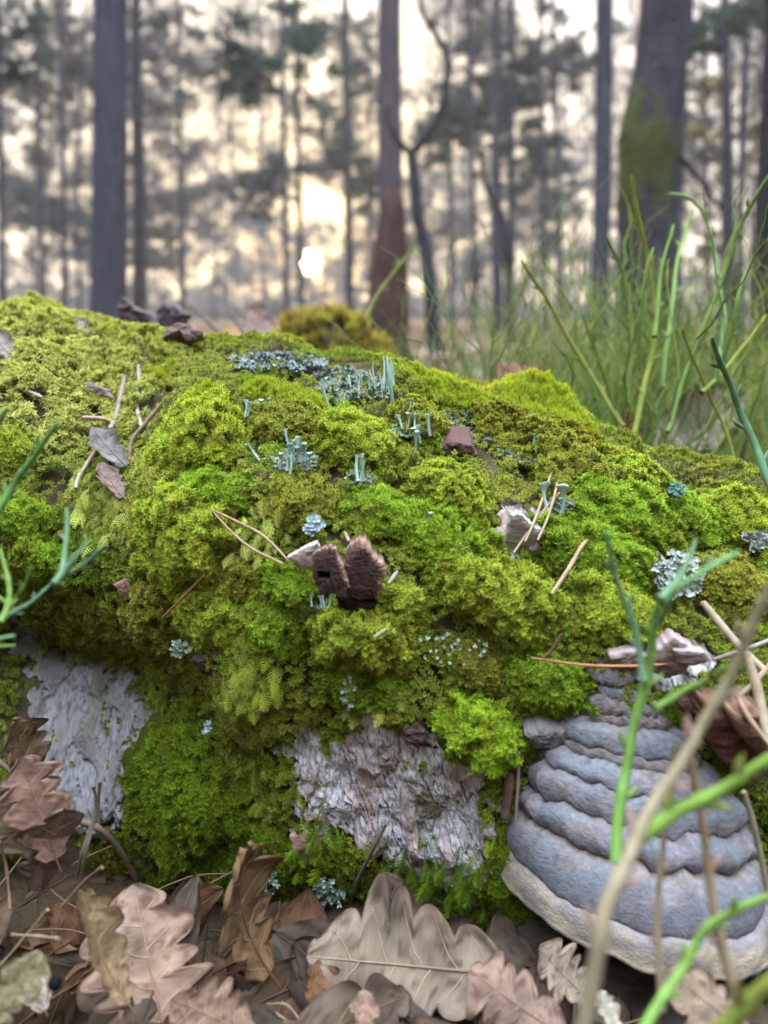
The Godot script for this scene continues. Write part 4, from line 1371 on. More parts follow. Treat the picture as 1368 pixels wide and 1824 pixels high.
	slab("bark_chunk", "dark bark slab on the skyline at the foot of the left pine", "bark", [208, 556, 222, 530, 240, 545, 275, 562, 285, 585, 250, 585, 222, 575], 0.68, -0.1, 0.012, lin(0.12, 0.09, 0.09), lin(0.25, 0.19, 0.18), 0.006, Vector2(110, 160))
	slab("bark_chunk", "low dark bark slab on the skyline right of the left pine's foot", "bark", [272, 570, 292, 540, 320, 546, 338, 560, 325, 580, 290, 584], 0.70, -0.1, 0.012, lin(0.13, 0.10, 0.11), lin(0.24, 0.18, 0.18), 0.006, Vector2(110, 160))
	slab("wood_chunk", "rotten wood with dark and cream streaks on the right skyline", "wood", [1175, 850, 1215, 842, 1260, 850, 1290, 872, 1275, 885, 1200, 882], depth_of(cast(1230, 875)) + 0.012, 0.2, 0.014, lin(0.16, 0.11, 0.09), lin(0.5, 0.38, 0.27), 0.003, Vector2(60, 260))
	slab("wood_chunk", "dark wood ledge on the skyline behind the yellow-edged cushion", "wood", [1083, 790, 1110, 798, 1150, 822, 1180, 850, 1170, 866, 1120, 840], depth_of(cast(1130, 850)) + 0.012, 0.2, 0.012, lin(0.085, 0.055, 0.05), lin(0.25, 0.17, 0.13), 0.002, Vector2(80, 200))
	slab("bark_flake", "purple grey bark scrap in the moss of the left rise", "bark", [135, 690, 160, 680, 195, 695, 205, 710, 170, 715, 140, 705], depth_of(cast(170, 700)) - 0.008, 0.0, 0.005, lin(0.17, 0.12, 0.115), lin(0.3, 0.24, 0.22), 0.0014, Vector2(120, 200))
	# pebble-like toadstool bud by the hollow
	slab("wood_chunk", "reddish porous wood spot on the dark overhang at left", "wood", [205, 1040, 225, 1030, 240, 1042, 238, 1066, 222, 1072], depth_of(cast(222, 1050)) - 0.014, -0.3, 0.004, lin(0.26, 0.14, 0.10), lin(0.28, 0.16, 0.12), 0.001, Vector2(200, 300))

# ---------------------------------------------------------------- dry needles, straws and twigs
func strand(called: String, label: String, category: String, strands: Array, r: float, tone: Color, lift: float, group: String = "", mat: String = "straw") -> void:
	var first: Vector3 = cast(strands[0][0], strands[0][1])
	var o: Node3D = base(called, first, label, category, group)
	for s in strands:
		var raw := PackedVector3Array()
		var n: int = s.size() / 2
		for k in n:
			var p: Vector3 = cast(s[k * 2], s[k * 2 + 1])
			raw.append(p + (eye - p).normalized() * lift)
		# a dry needle does not follow every bump: even out the depth
		var path := PackedVector3Array()
		for k in n:
			var f: float = float(k) / maxf(n - 1, 1)
			var dd: float = lerpf(depth_of(raw[0]), depth_of(raw[n - 1]), f)
			dd = minf(dd, depth_of(raw[k]) + 0.002)
			path.append(at(s[k * 2], s[k * 2 + 1], dd))
		path = smooth_path(path, 6)
		var rad := PackedFloat32Array()
		for k in path.size():
			var f: float = float(k) / (path.size() - 1)
			rad.append(r * (0.75 + 0.25 * sin(PI * f)) * (1.0 + 0.12 * fine.get_noise_1d(k * 1.7)))
		var mb := MB.new()
		mb.tube(path, rad, 7, Color(tone.r * 0.75, tone.g * 0.65, tone.b * 0.6, 1), tone)
		put("needle" if called == "dry_needles" else "shaft", mb, mats[mat], o)

func build_straws() -> void:
	var straw: Color = lin(0.42, 0.31, 0.20)
	var grey: Color = lin(0.33, 0.29, 0.25)
	var red: Color = lin(0.30, 0.13, 0.075)
	var tan_n: Color = lin(0.40, 0.27, 0.16)
	strand("dry_needles", "pair of tan pine needles joined at the top, left of the brown bark chunks", "pine needles", [[377, 908, 420, 928, 470, 955, 515, 1000], [377, 908, 410, 945, 450, 978, 505, 1004]], 0.00055, tan_n, 0.018)
	strand("dry_needles", "two long tan needles leaning on the olive dome, crossing the white bark flake", "pine needles", [[1013, 768, 985, 835, 955, 920, 935, 965], [1013, 768, 1000, 830, 980, 910, 958, 962]], 0.00062, tan_n, 0.021)
	strand("dry_needles", "third needle behind the pair on the white bark flake", "pine needles", [[1002, 872, 960, 920, 915, 985]], 0.0006, lin(0.36, 0.25, 0.18), 0.016)
	strand("straw", "single pale straw slanting out of the bright moss right of centre", "straw", [[1045, 963, 1035, 975, 1015, 1010, 983, 1058]], 0.00095, straw, 0.020)
	strand("dry_needles", "orange pine needle lying level above the top of the hoof fungus", "pine needles", [[946, 1172, 1000, 1180, 1060, 1186, 1145, 1186, 1210, 1180]], 0.0006, lin(0.42, 0.20, 0.09), 0.020)
	strand("dry_needles", "thin red needle in the yellow-green cushion at left", "pine needles", [[362, 1026, 330, 1060, 290, 1100]], 0.0006, red, 0.022)
	strand("straw", "pale chip of straw lying on the plump middle cushion", "straw", [[690, 1120, 668, 1135]], 0.0009, lin(0.40, 0.42, 0.22), 0.026)
	strand("straw", "small grey sliver in the moss right of the larger brown chunk", "straw", [[708, 1018, 692, 1040]], 0.0009, grey, 0.018)
	strand("straw", "brown thorn standing at the top of the larger brown chunk", "straw", [[614, 948, 622, 965]], 0.0008, lin(0.33, 0.22, 0.17), 0.022)
	strand("dry_twig", "tiny brown twig tip in the moss over the orange needle", "twig", [[1000, 1130, 985, 1155, 968, 1172]], 0.0007, lin(0.22, 0.12, 0.08), 0.020)
	strand("grass_stalk", "grey stalk standing against the bare bark above the large veined leaf", "grass stalk", [[688, 1468, 660, 1520, 632, 1580, 612, 1640]], 0.0009, lin(0.20, 0.19, 0.15), 0.020)
	strand("dry_twig", "long grey brown twig crossing the leaf heap at the left", "twig", [[-10, 1350, 60, 1405, 130, 1455, 175, 1475, 210, 1510, 243, 1565]], 0.0017, lin(0.21, 0.15, 0.115), 0.035)
	strand("dry_twig", "upright knobbly twig stump left of the hoof fungus", "twig", [[908, 1378, 905, 1410, 898, 1455]], 0.0023, lin(0.20, 0.12, 0.10), 0.012)
	strand("straw", "thin grey straw standing beside the knobbly twig stump", "straw", [[924, 1340, 922, 1400, 918, 1460]], 0.0008, grey, 0.014)
	# the left dip
	strand("dry_twig", "tall upright grey twig in the left dip of the log", "twig", [[246, 650, 248, 690, 244, 725, 252, 760]], 0.0014, lin(0.36, 0.29, 0.24), 0.014)
	strand("dry_twig", "grey twig leaning beside the tall upright one in the left dip", "twig", [[222, 670, 214, 710, 205, 745, 190, 775]], 0.0016, lin(0.28, 0.22, 0.19), 0.014)
	strand("dry_twig", "curved brown twig sweeping down right of the tall upright one", "twig", [[285, 722, 258, 755, 235, 785, 230, 825]], 0.0012, lin(0.26, 0.19, 0.14), 0.014)
	strand("dry_twig", "level tan twig lying across the left dip", "twig", [[146, 744, 180, 746, 200, 752]], 0.0013, lin(0.42, 0.32, 0.24), 0.014)
	strand("straw", "thin pale straw crossing moss below the level tan twig", "straw", [[185, 775, 165, 810, 140, 850, 135, 870]], 0.0011, lin(0.40, 0.32, 0.24), 0.012)
	strand("straw", "thin grey straw above the dark withered leaf in the left dip", "straw", [[160, 772, 185, 810, 205, 870, 212, 895]], 0.0007, grey, 0.012)
	strand("straw", "short grey straw lying on the pale left rise", "straw", [[25, 688, 50, 697, 75, 708]], 0.0011, lin(0.34, 0.3, 0.27), 0.010)
	# right edge: old grass
	strand("grass_stalk", "broad beige dead grass blade at the right edge beside the leafy lichen", "grass stalk", [[1252, 1073, 1290, 1120, 1330, 1165, 1385, 1215]], 0.0016, lin(0.44, 0.37, 0.26), 0.030, "dead grass at the right edge")
	strand("grass_stalk", "beige dead grass blade bending down at the right edge", "grass stalk", [[1330, 1165, 1350, 1230, 1362, 1290, 1378, 1340]], 0.0019, lin(0.46, 0.38, 0.26), 0.040, "dead grass at the right edge")
	strand("grass_stalk", "thin grey grass blade crossing behind the broad beige one", "grass stalk", [[1270, 1175, 1320, 1160, 1385, 1135]], 0.001, grey, 0.026, "dead grass at the right edge")
	strand("grass_stalk", "tan grass stalk slanting over the wood chunks at the right", "grass stalk", [[1375, 1180, 1345, 1215, 1312, 1245]], 0.0011, lin(0.40, 0.31, 0.2), 0.036, "dead grass at the right edge")
	strand("grass_stalk", "long tan stalk lying over the reddish wood chunk", "grass stalk", [[1310, 1235, 1335, 1280, 1385, 1345]], 0.001, lin(0.40, 0.28, 0.18), 0.042, "dead grass at the right edge")
	strand("grass_stalk", "grey dead stalk running down beside the hoof fungus's right rim", "grass stalk", [[1325, 1410, 1345, 1480, 1362, 1560, 1370, 1610]], 0.0011, lin(0.33, 0.29, 0.21), 0.046, "dead grass at the right edge")
	# the heap at the left and the bottom
	loose_straw("upright grey straw in the dark gap beside the grey twig", [178, 1392, 172, 1450, 152, 1520, 138, 1600], 0.285, 0.0008, lin(0.2, 0.15, 0.11))
	loose_straw("second grey straw leaning in the dark gap behind the rolled leaf", [166, 1400, 170, 1440, 146, 1520, 138, 1560], 0.285, 0.0007, lin(0.2, 0.19, 0.14))
	loose_straw("tan straw lying over dark leaves left of the rolled leaf", [0, 1720, 40, 1675, 85, 1620], 0.268, 0.00068, lin(0.36, 0.27, 0.18))
	loose_straw("pale straw across the leaves at the left edge", [20, 1665, 70, 1668, 105, 1672], 0.265, 0.00075, lin(0.38, 0.3, 0.2))
	loose_straw("thin brown stalk rising at the left edge", [0, 1500, 12, 1550, 18, 1620], 0.278, 0.00068, lin(0.27, 0.17, 0.1))
	loose_straw("brown twig pointing from dark leaves toward the broad pinkish leaf", [110, 1615, 150, 1570, 182, 1545], 0.283, 0.00082, lin(0.24, 0.16, 0.11))
	loose_straw("pair of straws crossing on the ground at the bottom middle", [455, 1790, 490, 1805, 530, 1830], 0.269, 0.00068, lin(0.42, 0.31, 0.19))
	loose_straw("short straw beside the pair at the bottom middle", [470, 1790, 510, 1790, 540, 1826], 0.271, 0.00060, lin(0.38, 0.28, 0.17))
	loose_straw("long pale grass stalk blurred behind the crest left of the stump", [340, 545, 390, 590, 440, 630], 0.8, 0.0025, lin(0.36, 0.31, 0.26))
	loose_straw("pale twig blurred behind the crest right of the other stalk", [405, 555, 440, 600, 470, 640], 0.85, 0.0025, lin(0.36, 0.3, 0.25))
	for k in 24:
		var x: float = rng.randf_range(-0.2, -0.02) if k % 3 else rng.randf_range(0.0, 0.15)
		var p := Vector3(x, -0.042 + rng.randf_range(-0.02, 0.008), log_z(x) + 0.19 + rng.randf_range(0.0, 0.09))
		var ang: float = rng.randf() * TAU
		var d := Vector3(cos(ang), rng.randf_range(-0.3, 0.3), sin(ang)) * rng.randf_range(0.015, 0.035)
		var mb := MB.new()
		mb.tube(smooth_path(PackedVector3Array([p - d, p + Vector3(rng.randf_range(-0.004, 0.004), 0.003, rng.randf_range(-0.004, 0.004)), p + d]), 3), PackedFloat32Array([0.0003, 0.00042, 0.00045, 0.00045, 0.00042, 0.0004, 0.0002]), 5, lin(0.16, 0.10, 0.06), lin(0.12, 0.075, 0.045))
		var so: MeshInstance3D = put("loose_needle", mb, mats["straw"], self)
		tag(so, "dry pine needle lying among the dead leaves below the log", "pine needle", "loose needles among the leaves")

func loose_straw(label: String, px: Array, depth: float, r: float, tone: Color) -> void:
	var path := PackedVector3Array()
	for k in range(0, px.size(), 2):
		path.append(at(px[k], px[k + 1], depth + 0.004 * sin(k * 1.3)))
	path = smooth_path(path, 6)
	var rad := PackedFloat32Array()
	for k in path.size():
		rad.append(r * (0.8 + 0.2 * cos(k * 1.1)))
	var mb := MB.new()
	mb.tube(path, rad, 7, Color(tone.r * 0.45, tone.g * 0.4, tone.b * 0.36, 1), Color(tone.r * 0.65, tone.g * 0.62, tone.b * 0.6, 1))
	var o: MeshInstance3D = put("straw", mb, mats["straw"], self)
	tag(o, label, "straw")

# ---------------------------------------------------------------- bilberry stems
# shoots: arrays of px,py pairs; each shoot a part with small buds where it bends
func stem_plant(called: String, label: String, shoots_px: Array, depth: float, widths: Array, tones: Array, group: String = "", swing: float = 0.01) -> void:
	var o: Node3D = base(called, at(shoots_px[0][shoots_px[0].size() - 2], shoots_px[0][shoots_px[0].size() - 1], depth), label, "plant", group)
	for k in shoots_px.size():
		var s: Array = shoots_px[k]
		var path := PackedVector3Array()
		var n: int = s.size() / 2
		for m in n:
			path.append(at(s[m * 2], s[m * 2 + 1], depth + swing * sin(k * 2.1 + m * 0.6)))
		path = smooth_path(path, 5)
		var r: float = widths[k] * depth / F * 0.5
		var rad := PackedFloat32Array()
		for m in path.size():
			var f: float = float(m) / (path.size() - 1)
			var node_swell: float = 0.18 if m % 5 == 0 else 0.0
			rad.append(r * (lerpf(0.62, 1.05, f) + node_swell) * smoothstep(-0.04, 0.06, f))
		# the stem bends a little at each bud
		for m in path.size():
			path[m] += cam_right * r * 0.22 * sin(m * PI / 5.0) * (1.0 if k % 2 else -1.0)
		var mb := MB.new()
		var tone: Color = tones[k]
		mb.tube(path, rad, 8, Color(tone.r * 1.1, tone.g * 1.1, tone.b, 1), tone)
		# buds sit in pairs of leaf scars, alternately left and right
		for m in range(5, path.size() - 1, 5):
			var t: Vector3 = (path[m - 1] - path[m + 1]).normalized()
			var side: Vector3 = t.cross(cam_fwd).normalized() * (1.0 if (m / 5) % 2 else -1.0)
			var b0: Vector3 = path[m] + side * rad[m] * 0.8
			var tip: Vector3 = b0 + (t * 0.85 + side * 0.55).normalized() * r * 3.4
			mb.tube(PackedVector3Array([b0, b0.lerp(tip, 0.45), tip]), PackedFloat32Array([r * 0.5, r * 0.62, r * 0.08]), 6, Color(tone.r * 0.9, tone.g * 0.75, tone.b, 1), Color(tone.r * 1.25, tone.g * 0.95, tone.b, 1))
		put("shoot", mb, mats["stem"], o)

func bilberry(called: String, at_base: Vector3, height: float, label: String, group: String, tone: Color, thick: float) -> void:
	var o: Node3D = base(called, at_base, label, "plant", group)
	var n: int = 2 + rng.randi() % 3
	for k in n:
		var mb := MB.new()
		var lean := Vector3(rng.randf_range(-0.35, 0.35), 1.0, rng.randf_range(-0.35, 0.35)).normalized()
		grow(mb, at_base + Vector3(rng.randf_range(-0.02, 0.02), 0, rng.randf_range(-0.02, 0.02)), lean, height * rng.randf_range(0.7, 1.1), thick, 0, tone)
		put("stem", mb, mats["stem"], o)

func grow(mb: MB, p: Vector3, dir: Vector3, length: float, r: float, level: int, tone: Color) -> void:
	var seg: int = maxi(5, int(length / 0.028))
	var path := PackedVector3Array([p])
	var rad := PackedFloat32Array([r])
	var d: Vector3 = dir
	var side: Vector3 = dir.cross(Vector3(rng.randf_range(-1, 1), 0.1, rng.randf_range(-1, 1))).normalized()
	for k in seg:
		var zig: float = 0.15 if k % 2 else -0.15
		d = (dir + side * zig + Vector3(rng.randf_range(-0.06, 0.06), 0.06 * k / seg, rng.randf_range(-0.06, 0.06))).normalized()
		p += d * length / seg
		path.append(p)
		rad.append(r * lerpf(1.0, 0.45, float(k + 1) / seg))
		if level < 2 and k > seg * 0.25 and rng.randf() < (0.6 if level == 0 else 0.35):
			var bd: Vector3 = (dir * 0.9 + side * (0.75 if k % 2 else -0.75) + Vector3(rng.randf_range(-0.4, 0.4), 0.25, rng.randf_range(-0.4, 0.4))).normalized()
			grow(mb, p, bd, length * rng.randf_range(0.28, 0.5) * (1.0 - 0.4 * k / seg), r * 0.72, level + 1, tone)
	mb.tube(path, rad, 5, Color(tone.r * 0.8, tone.g * 0.72, tone.b * 0.8, 1), Color(tone.r * 1.15, tone.g * 1.15, tone.b, 1), level == 0)

func build_stems() -> void:
	var green: Color = lin(0.135, 0.215, 0.05)
	var yellow: Color = lin(0.19, 0.22, 0.045)
	var bluish: Color = lin(0.13, 0.225, 0.115)
	var brown: Color = lin(0.30, 0.23, 0.15)
	# in front of the log
	stem_plant("bilberry_twig", "green forked twig standing in front of the hoof fungus", [[1175, 1068, 1163, 1130, 1150, 1220, 1122, 1330, 1106, 1420, 1098, 1535], [1240, 960, 1210, 1030, 1175, 1068], [1318, 982, 1262, 1012, 1215, 1044, 1190, 1075, 1172, 1110], [1078, 948, 1092, 1010, 1116, 1080, 1138, 1150, 1148, 1215]], 0.205, [20, 13, 13, 13], [lin(0.17, 0.30, 0.07), bluish, lin(0.17, 0.30, 0.12), bluish])
	stem_plant("bilberry_twig", "thick grey green stem slanting up to the right edge before the hoof fungus", [[1385, 1020, 1330, 1140, 1282, 1240, 1235, 1320, 1185, 1400, 1135, 1490, 1100, 1570, 1070, 1660, 1035, 1850]], 0.165, [27], [lin(0.25, 0.205, 0.13)])
	stem_plant("bilberry_twig", "bright green stem rising from the thick grey stem to the right edge", [[1400, 1335, 1320, 1385, 1250, 1425, 1190, 1455, 1140, 1490]], 0.166, [28], [lin(0.19, 0.30, 0.06)])
	stem_plant("bilberry_twig", "short green twig reaching right above the hoof fungus", [[1300, 1185, 1270, 1205, 1235, 1222, 1195, 1245, 1165, 1262]], 0.20, [14], [green])
	stem_plant("bilberry_twig", "thin brown stem hanging down the middle of the hoof fungus", [[1205, 1320, 1190, 1420, 1176, 1550, 1172, 1680, 1178, 1800]], 0.185, [13], [brown])
	stem_plant("bilberry_twig", "brown stem passing the right half of the hoof fungus", [[1222, 1290, 1240, 1400, 1262, 1550, 1285, 1680, 1315, 1800]], 0.18, [19], [lin(0.33, 0.24, 0.16)])
	stem_plant("bilberry_twig", "green twig in the lower right corner in front of the cream fungus margin", [[1385, 1592, 1310, 1622, 1262, 1650, 1225, 1710, 1185, 1770, 1140, 1850]], 0.175, [20], [lin(0.18, 0.30, 0.07)])
	stem_plant("bilberry_twig", "thick yellow green stem in the lower right corner", [[1400, 1730, 1330, 1790, 1270, 1850]], 0.15, [36], [yellow])
	stem_plant("bilberry_twig", "green sprig with a long bare tip at the left edge", [[106, 752, 70, 800, 40, 840, 15, 880, -20, 930]], 0.23, [14], [lin(0.12, 0.25, 0.07)])
	stem_plant("bilberry_twig", "short green tip at the left edge above the long bare one", [[14, 725, -12, 775]], 0.23, [13], [lin(0.15, 0.28, 0.09)])
	stem_plant("bilberry_twig", "branching blue green sprig in front of the olive overhang at left", [[190, 968, 150, 1005, 100, 1035, 60, 1070, 25, 1090, -20, 1120], [118, 905, 118, 960, 112, 1010, 95, 1040], [160, 960, 130, 1000, 110, 1030], [58, 1008, 40, 1050, 18, 1075, -10, 1060], [0, 975, 14, 1030, 14, 1080, 0, 1110], [28, 1132, -14, 1140], [28, 1150, 0, 1152]], 0.235, [9, 11, 9, 10, 11, 8, 8], [bluish, bluish, bluish, green, green, bluish, green])
	# the tall ones that stand out beyond the log
	var tall := [
		["tallest yellow green stem at the right, before the big mossy trunk", [[1124, 312, 1140, 400, 1155, 470, 1168, 560, 1160, 640, 1145, 700, 1128, 780], [1200, 400, 1180, 470, 1172, 545, 1165, 600], [1165, 440, 1150, 490, 1142, 560, 1140, 660]], 0.52, [10, 8, 7], [yellow, green, green]],
		["arching stem from the skyline up left toward the sun side", [[928, 462, 960, 512, 992, 565, 1035, 640, 1072, 700, 1110, 760]], 0.52, [9], [yellow]],
		["dark crooked stem left of the tallest one", [[1080, 418, 1098, 460, 1112, 500, 1124, 570, 1122, 640, 1118, 720]], 0.55, [8], [green]],
		["leaning stem rising to the right edge above all others", [[1375, 305, 1335, 370, 1310, 420, 1285, 500, 1250, 590, 1215, 680, 1190, 770], [1365, 560, 1330, 610, 1290, 660, 1250, 700], [1330, 480, 1312, 540, 1300, 600, 1270, 690]], 0.5, [9, 8, 8], [lin(0.13, 0.2, 0.05), yellow, green]],
		["pale arching stem between the mossy trunk and the right edge", [[1190, 345, 1225, 352, 1255, 385, 1270, 440, 1280, 500, 1290, 560, 1280, 640], [1235, 372, 1212, 440, 1200, 520, 1190, 600, 1180, 690]], 0.56, [8, 8], [lin(0.2, 0.32, 0.13), lin(0.2, 0.3, 0.1)]],
		["wide blue green blade curving down at the right edge", [[1268, 600, 1285, 650, 1310, 710, 1330, 760, 1355, 820, 1385, 890]], 0.30, [15], [lin(0.10, 0.19, 0.10)]],
		["thin stem crossing low before the big pale leaf", [[1215, 585, 1235, 640, 1262, 700, 1290, 760, 1310, 830]], 0.48, [7], [yellow]],
		["kinked stem left of the big pale leaf", [[1040, 560, 1058, 620, 1080, 680, 1100, 740, 1118, 790]], 0.55, [8], [green]],
		["yellow green stem leaning left across the skyline dome", [[740, 440, 710, 475, 680, 515, 655, 560, 640, 600]], 0.75, [8], [lin(0.24, 0.28, 0.1)]],
	]
	for t in tall:
		stem_plant("bilberry_plant", t[0], t[1], t[2], t[3], t[4], "", 0.02)
	# the thicket behind
	for k in 298:
		var z: float = -rng.randf_range(0.56, 1.3) if k % 5 < 2 else -rng.randf_range(0.52, 0.85)
		var f: float = pow(rng.randf(), 0.8)
		var x: float = lerpf(0.04, 0.56, f) * -z
		if k < 170:
			x = lerpf(0.16, 0.6, rng.randf()) * -z
		var foot: Vector2 = proj(Vector3(x, 0.0, z))
		if foot.x > 1130 and foot.x < 1330 and z > -0.68:
			z -= 0.3
		var tone: Color = green.lerp(yellow, rng.randf()) if rng.randf() < 0.75 else lin(0.12, 0.19, 0.09)
		bilberry("bilberry_shrub", Vector3(x, ground_y(x, z) - 0.01, z), rng.randf_range(0.19, 0.30) + 0.05 * f, "green leafless bilberry shrub in the thicket behind the right half of the log", "bilberry shrubs behind the log", tone * 1.15, rng.randf_range(0.0006, 0.00115))

# ---------------------------------------------------------------- the wood behind
var sprays: Array = []
var twig_sprays: Array = []

func make_sprays() -> void:
	for v in 3:
		var r := RandomNumberGenerator.new()
		r.seed = 700 + v
		var mb := MB.new()
		for k in 44:
			var d := Vector3(r.randfn(), r.randfn() * 0.6, r.randfn()).normalized()
			var side: Vector3 = d.cross(Vector3(r.randfn(), r.randfn(), r.randfn())).normalized()
			var b: Vector3 = Vector3(r.randfn(), r.randfn() * 0.6, r.randfn()) * 0.38
			var l: float = r.randf_range(0.3, 0.7)
			var w: float = r.randf_range(0.09, 0.19)
			mb.blade(PackedVector3Array([b, b + d * l * 0.5, b + d * l + Vector3.UP * 0.05]), side, PackedFloat32Array([w * 0.6, w, w * 0.2]), Color.WHITE, Color.WHITE)
		sprays.append(mb.mesh(mats["needles"]))
		var tw := MB.new()
		for k in 9:
			var d := Vector3(r.randfn(), r.randfn() * 0.6 + 0.5, r.randfn()).normalized()
			bare_twig(tw, r, Vector3(r.randf_range(-0.3, 0.3), r.randf_range(-0.3, 0.3), r.randf_range(-0.3, 0.3)), d, 1.0, 0.012, 0)
		twig_sprays.append(tw.mesh(mats["trunk"]))

func bare_twig(mb: MB, r: RandomNumberGenerator, p: Vector3, d: Vector3, length: float, w: float, level: int) -> void:
	var path := PackedVector3Array([p])
	var rad := PackedFloat32Array([w])
	for k in 4:
		d = (d + Vector3(r.randfn(), r.randfn(), r.randfn()) * 0.18).normalized()
		p += d * length / 4.0
		path.append(p)
		rad.append(w * (1.0 - 0.2 * k))
		if level < 2 and k < 3:
			bare_twig(mb, r, p, (d + Vector3(r.randfn(), r.randfn(), r.randfn()) * 0.7).normalized(), length * 0.5, w * 0.65, level + 1)
	mb.tube(path, rad, 3, Color.WHITE, Color.WHITE, false)

# trunk through pixels at a given depth; widths in pixels, top first
func trunk_part(o: Node3D, called: String, px: Array, depth: float, widths: Array, tone: Color, moss: float = 0.0) -> void:
	var path := PackedVector3Array()
	var n: int = px.size() / 2
	for k in n:
		path.append(at(px[k * 2], px[k * 2 + 1], depth / (1.0 + (CY - px[k * 2 + 1]) / F * 0.268)))
	path = smooth_path(path, 12)
	var sides := 28
	var ps := PackedVector3Array()
	var cs := PackedColorArray()
	for a in path.size():
		var f: float = float(a) / (path.size() - 1) * (n - 1)
		var lo: int = mini(int(f), n - 2)
		var r: float = lerpf(widths[lo], widths[lo + 1], f - lo) * depth / F * 0.5
		var t: Vector3 = (path[mini(a + 1, path.size() - 1)] - path[maxi(a - 1, 0)]).normalized()
		var x: Vector3 = t.cross(Vector3(0, 0.1, 1)).normalized()
		var y: Vector3 = t.cross(x)
		for b in sides:
			var w: float = TAU * b / sides
			var p: Vector3 = path[a] + (x * cos(w) + y * sin(w)) * r
			var g: float = fine.get_noise_3d(p.x * 22.0, p.y * 5.0, p.z * 22.0)
			var g2: float = noise.get_noise_3d(p.x * 9.0, p.y * 3.0, p.z * 9.0)
			p += (x * cos(w) + y * sin(w)) * r * (g * 0.07 + g2 * 0.06)
			ps.append(p)
			var v: float = 1.0 + g * 0.35 + g2 * 0.35
			var col := Color(tone.r * v, tone.g * v, tone.b * v, 1)
			if moss > 0.0:
				var q: Vector2 = proj(p)
				var m: float = smoothstep(-0.3, 0.5, g2 + 0.55 - absf(q.y - 270.0) / 160.0 + (1160.0 - q.x) / 200.0)
				col = col.lerp(lin(0.07, 0.085, 0.022), m * moss)
			cs.append(col)
	var mb := MB.new()
	mb.grid(path.size(), sides, ps, cs, Vector3.ZERO, true)
	put(called, mb, mats["trunk"], o)

# crown: clouds of foliage sprays round points (px, py, half width px, half height px, how many)
func crown_part(o: Node3D, clumps: Array, depth: float, size: float, tone: Color, tone2: Color, called: String = "crown", meshes: Array = []) -> void:
	if meshes.is_empty():
		meshes = sprays
	var xf: Array = [[], [], []]
	var col: Array = [PackedColorArray(), PackedColorArray(), PackedColorArray()]
	for c in clumps:
		var lobes: Array = []
		for k in 18:
			lobes.append(Vector3(rng.randfn() * 0.5, rng.randfn() * 0.5, rng.randfn() * 0.5))
		for k in int(c[4] * 1.3):
			var l: Vector3 = lobes[rng.randi() % 18] + Vector3(rng.randfn(), rng.randfn() * 0.7, rng.randfn()) * 0.13
			var p: Vector3 = at(c[0], c[1], depth) + Vector3(l.x * c[2], l.y * c[3], l.z * c[2]) * depth / F
			var v: int = rng.randi() % 3
			if on_sun_line(p, 0.46):
				continue
			xf[v].append(Transform3D(Basis.from_euler(Vector3(rng.randf_range(-0.5, 0.5), rng.randf() * TAU, rng.randf_range(-0.5, 0.5))).scaled(Vector3.ONE * size * rng.randf_range(0.32, 0.8)), p))
			var t: Color = tone.lerp(tone2, rng.randf())
			var g: float = rng.randf_range(0.7, 1.3)
			col[v].append(Color(t.r * g, t.g * g, t.b * g, 1))
	for v in 3:
		var list: Array[Transform3D] = []
		list.assign(xf[v])
		if list.size():
			scatter(called, meshes[v], list, col[v], o)

# the gap between the trees through which the low sun reaches the log
func on_sun_line(p: Vector3, wide: float) -> bool:
	var q: Vector3 = p - eye - Vector3(0.0, -0.08, -0.4)
	var e: Vector3 = p - eye
	return (q - light_dir * q.dot(light_dir)).length() < wide or (e - sun_dir * e.dot(sun_dir)).length() < wide * 0.5

# fine bare branches that leave a stem
func branch_part(o: Node3D, start: Vector3, dir: Vector3, length: float, r: float, tone: Color) -> void:
	if on_sun_line(start + dir * length * 0.5, length * 0.45):
		return
	var mb := MB.new()
	twigs(mb, start, dir, length, r, 0, tone)
	put("branch", mb, mats["trunk"], o)

func twigs(mb: MB, p: Vector3, dir: Vector3, length: float, r: float, level: int, tone: Color) -> void:
	var path := PackedVector3Array([p])
	var rad := PackedFloat32Array([r])
	var d: Vector3 = dir
	for k in 6:
		d = (d + Vector3(rng.randfn(), rng.randfn() + 0.15, rng.randfn()) * 0.16).normalized()
		p += d * length / 6.0
		path.append(p)
		rad.append(r * lerpf(1.0, 0.3, (k + 1) / 6.0))
		if level < 3 and k > 0:
			for m in 2 if level < 2 else 1:
				if rng.randf() < 0.62:
					twigs(mb, p, (d + Vector3(rng.randfn(), rng.randfn() * 0.8, rng.randfn()) * 0.75).normalized(), length * rng.randf_range(0.35, 0.55), r * 0.5, level + 1, tone)
	mb.tube(path, rad, 4, tone, tone, false)

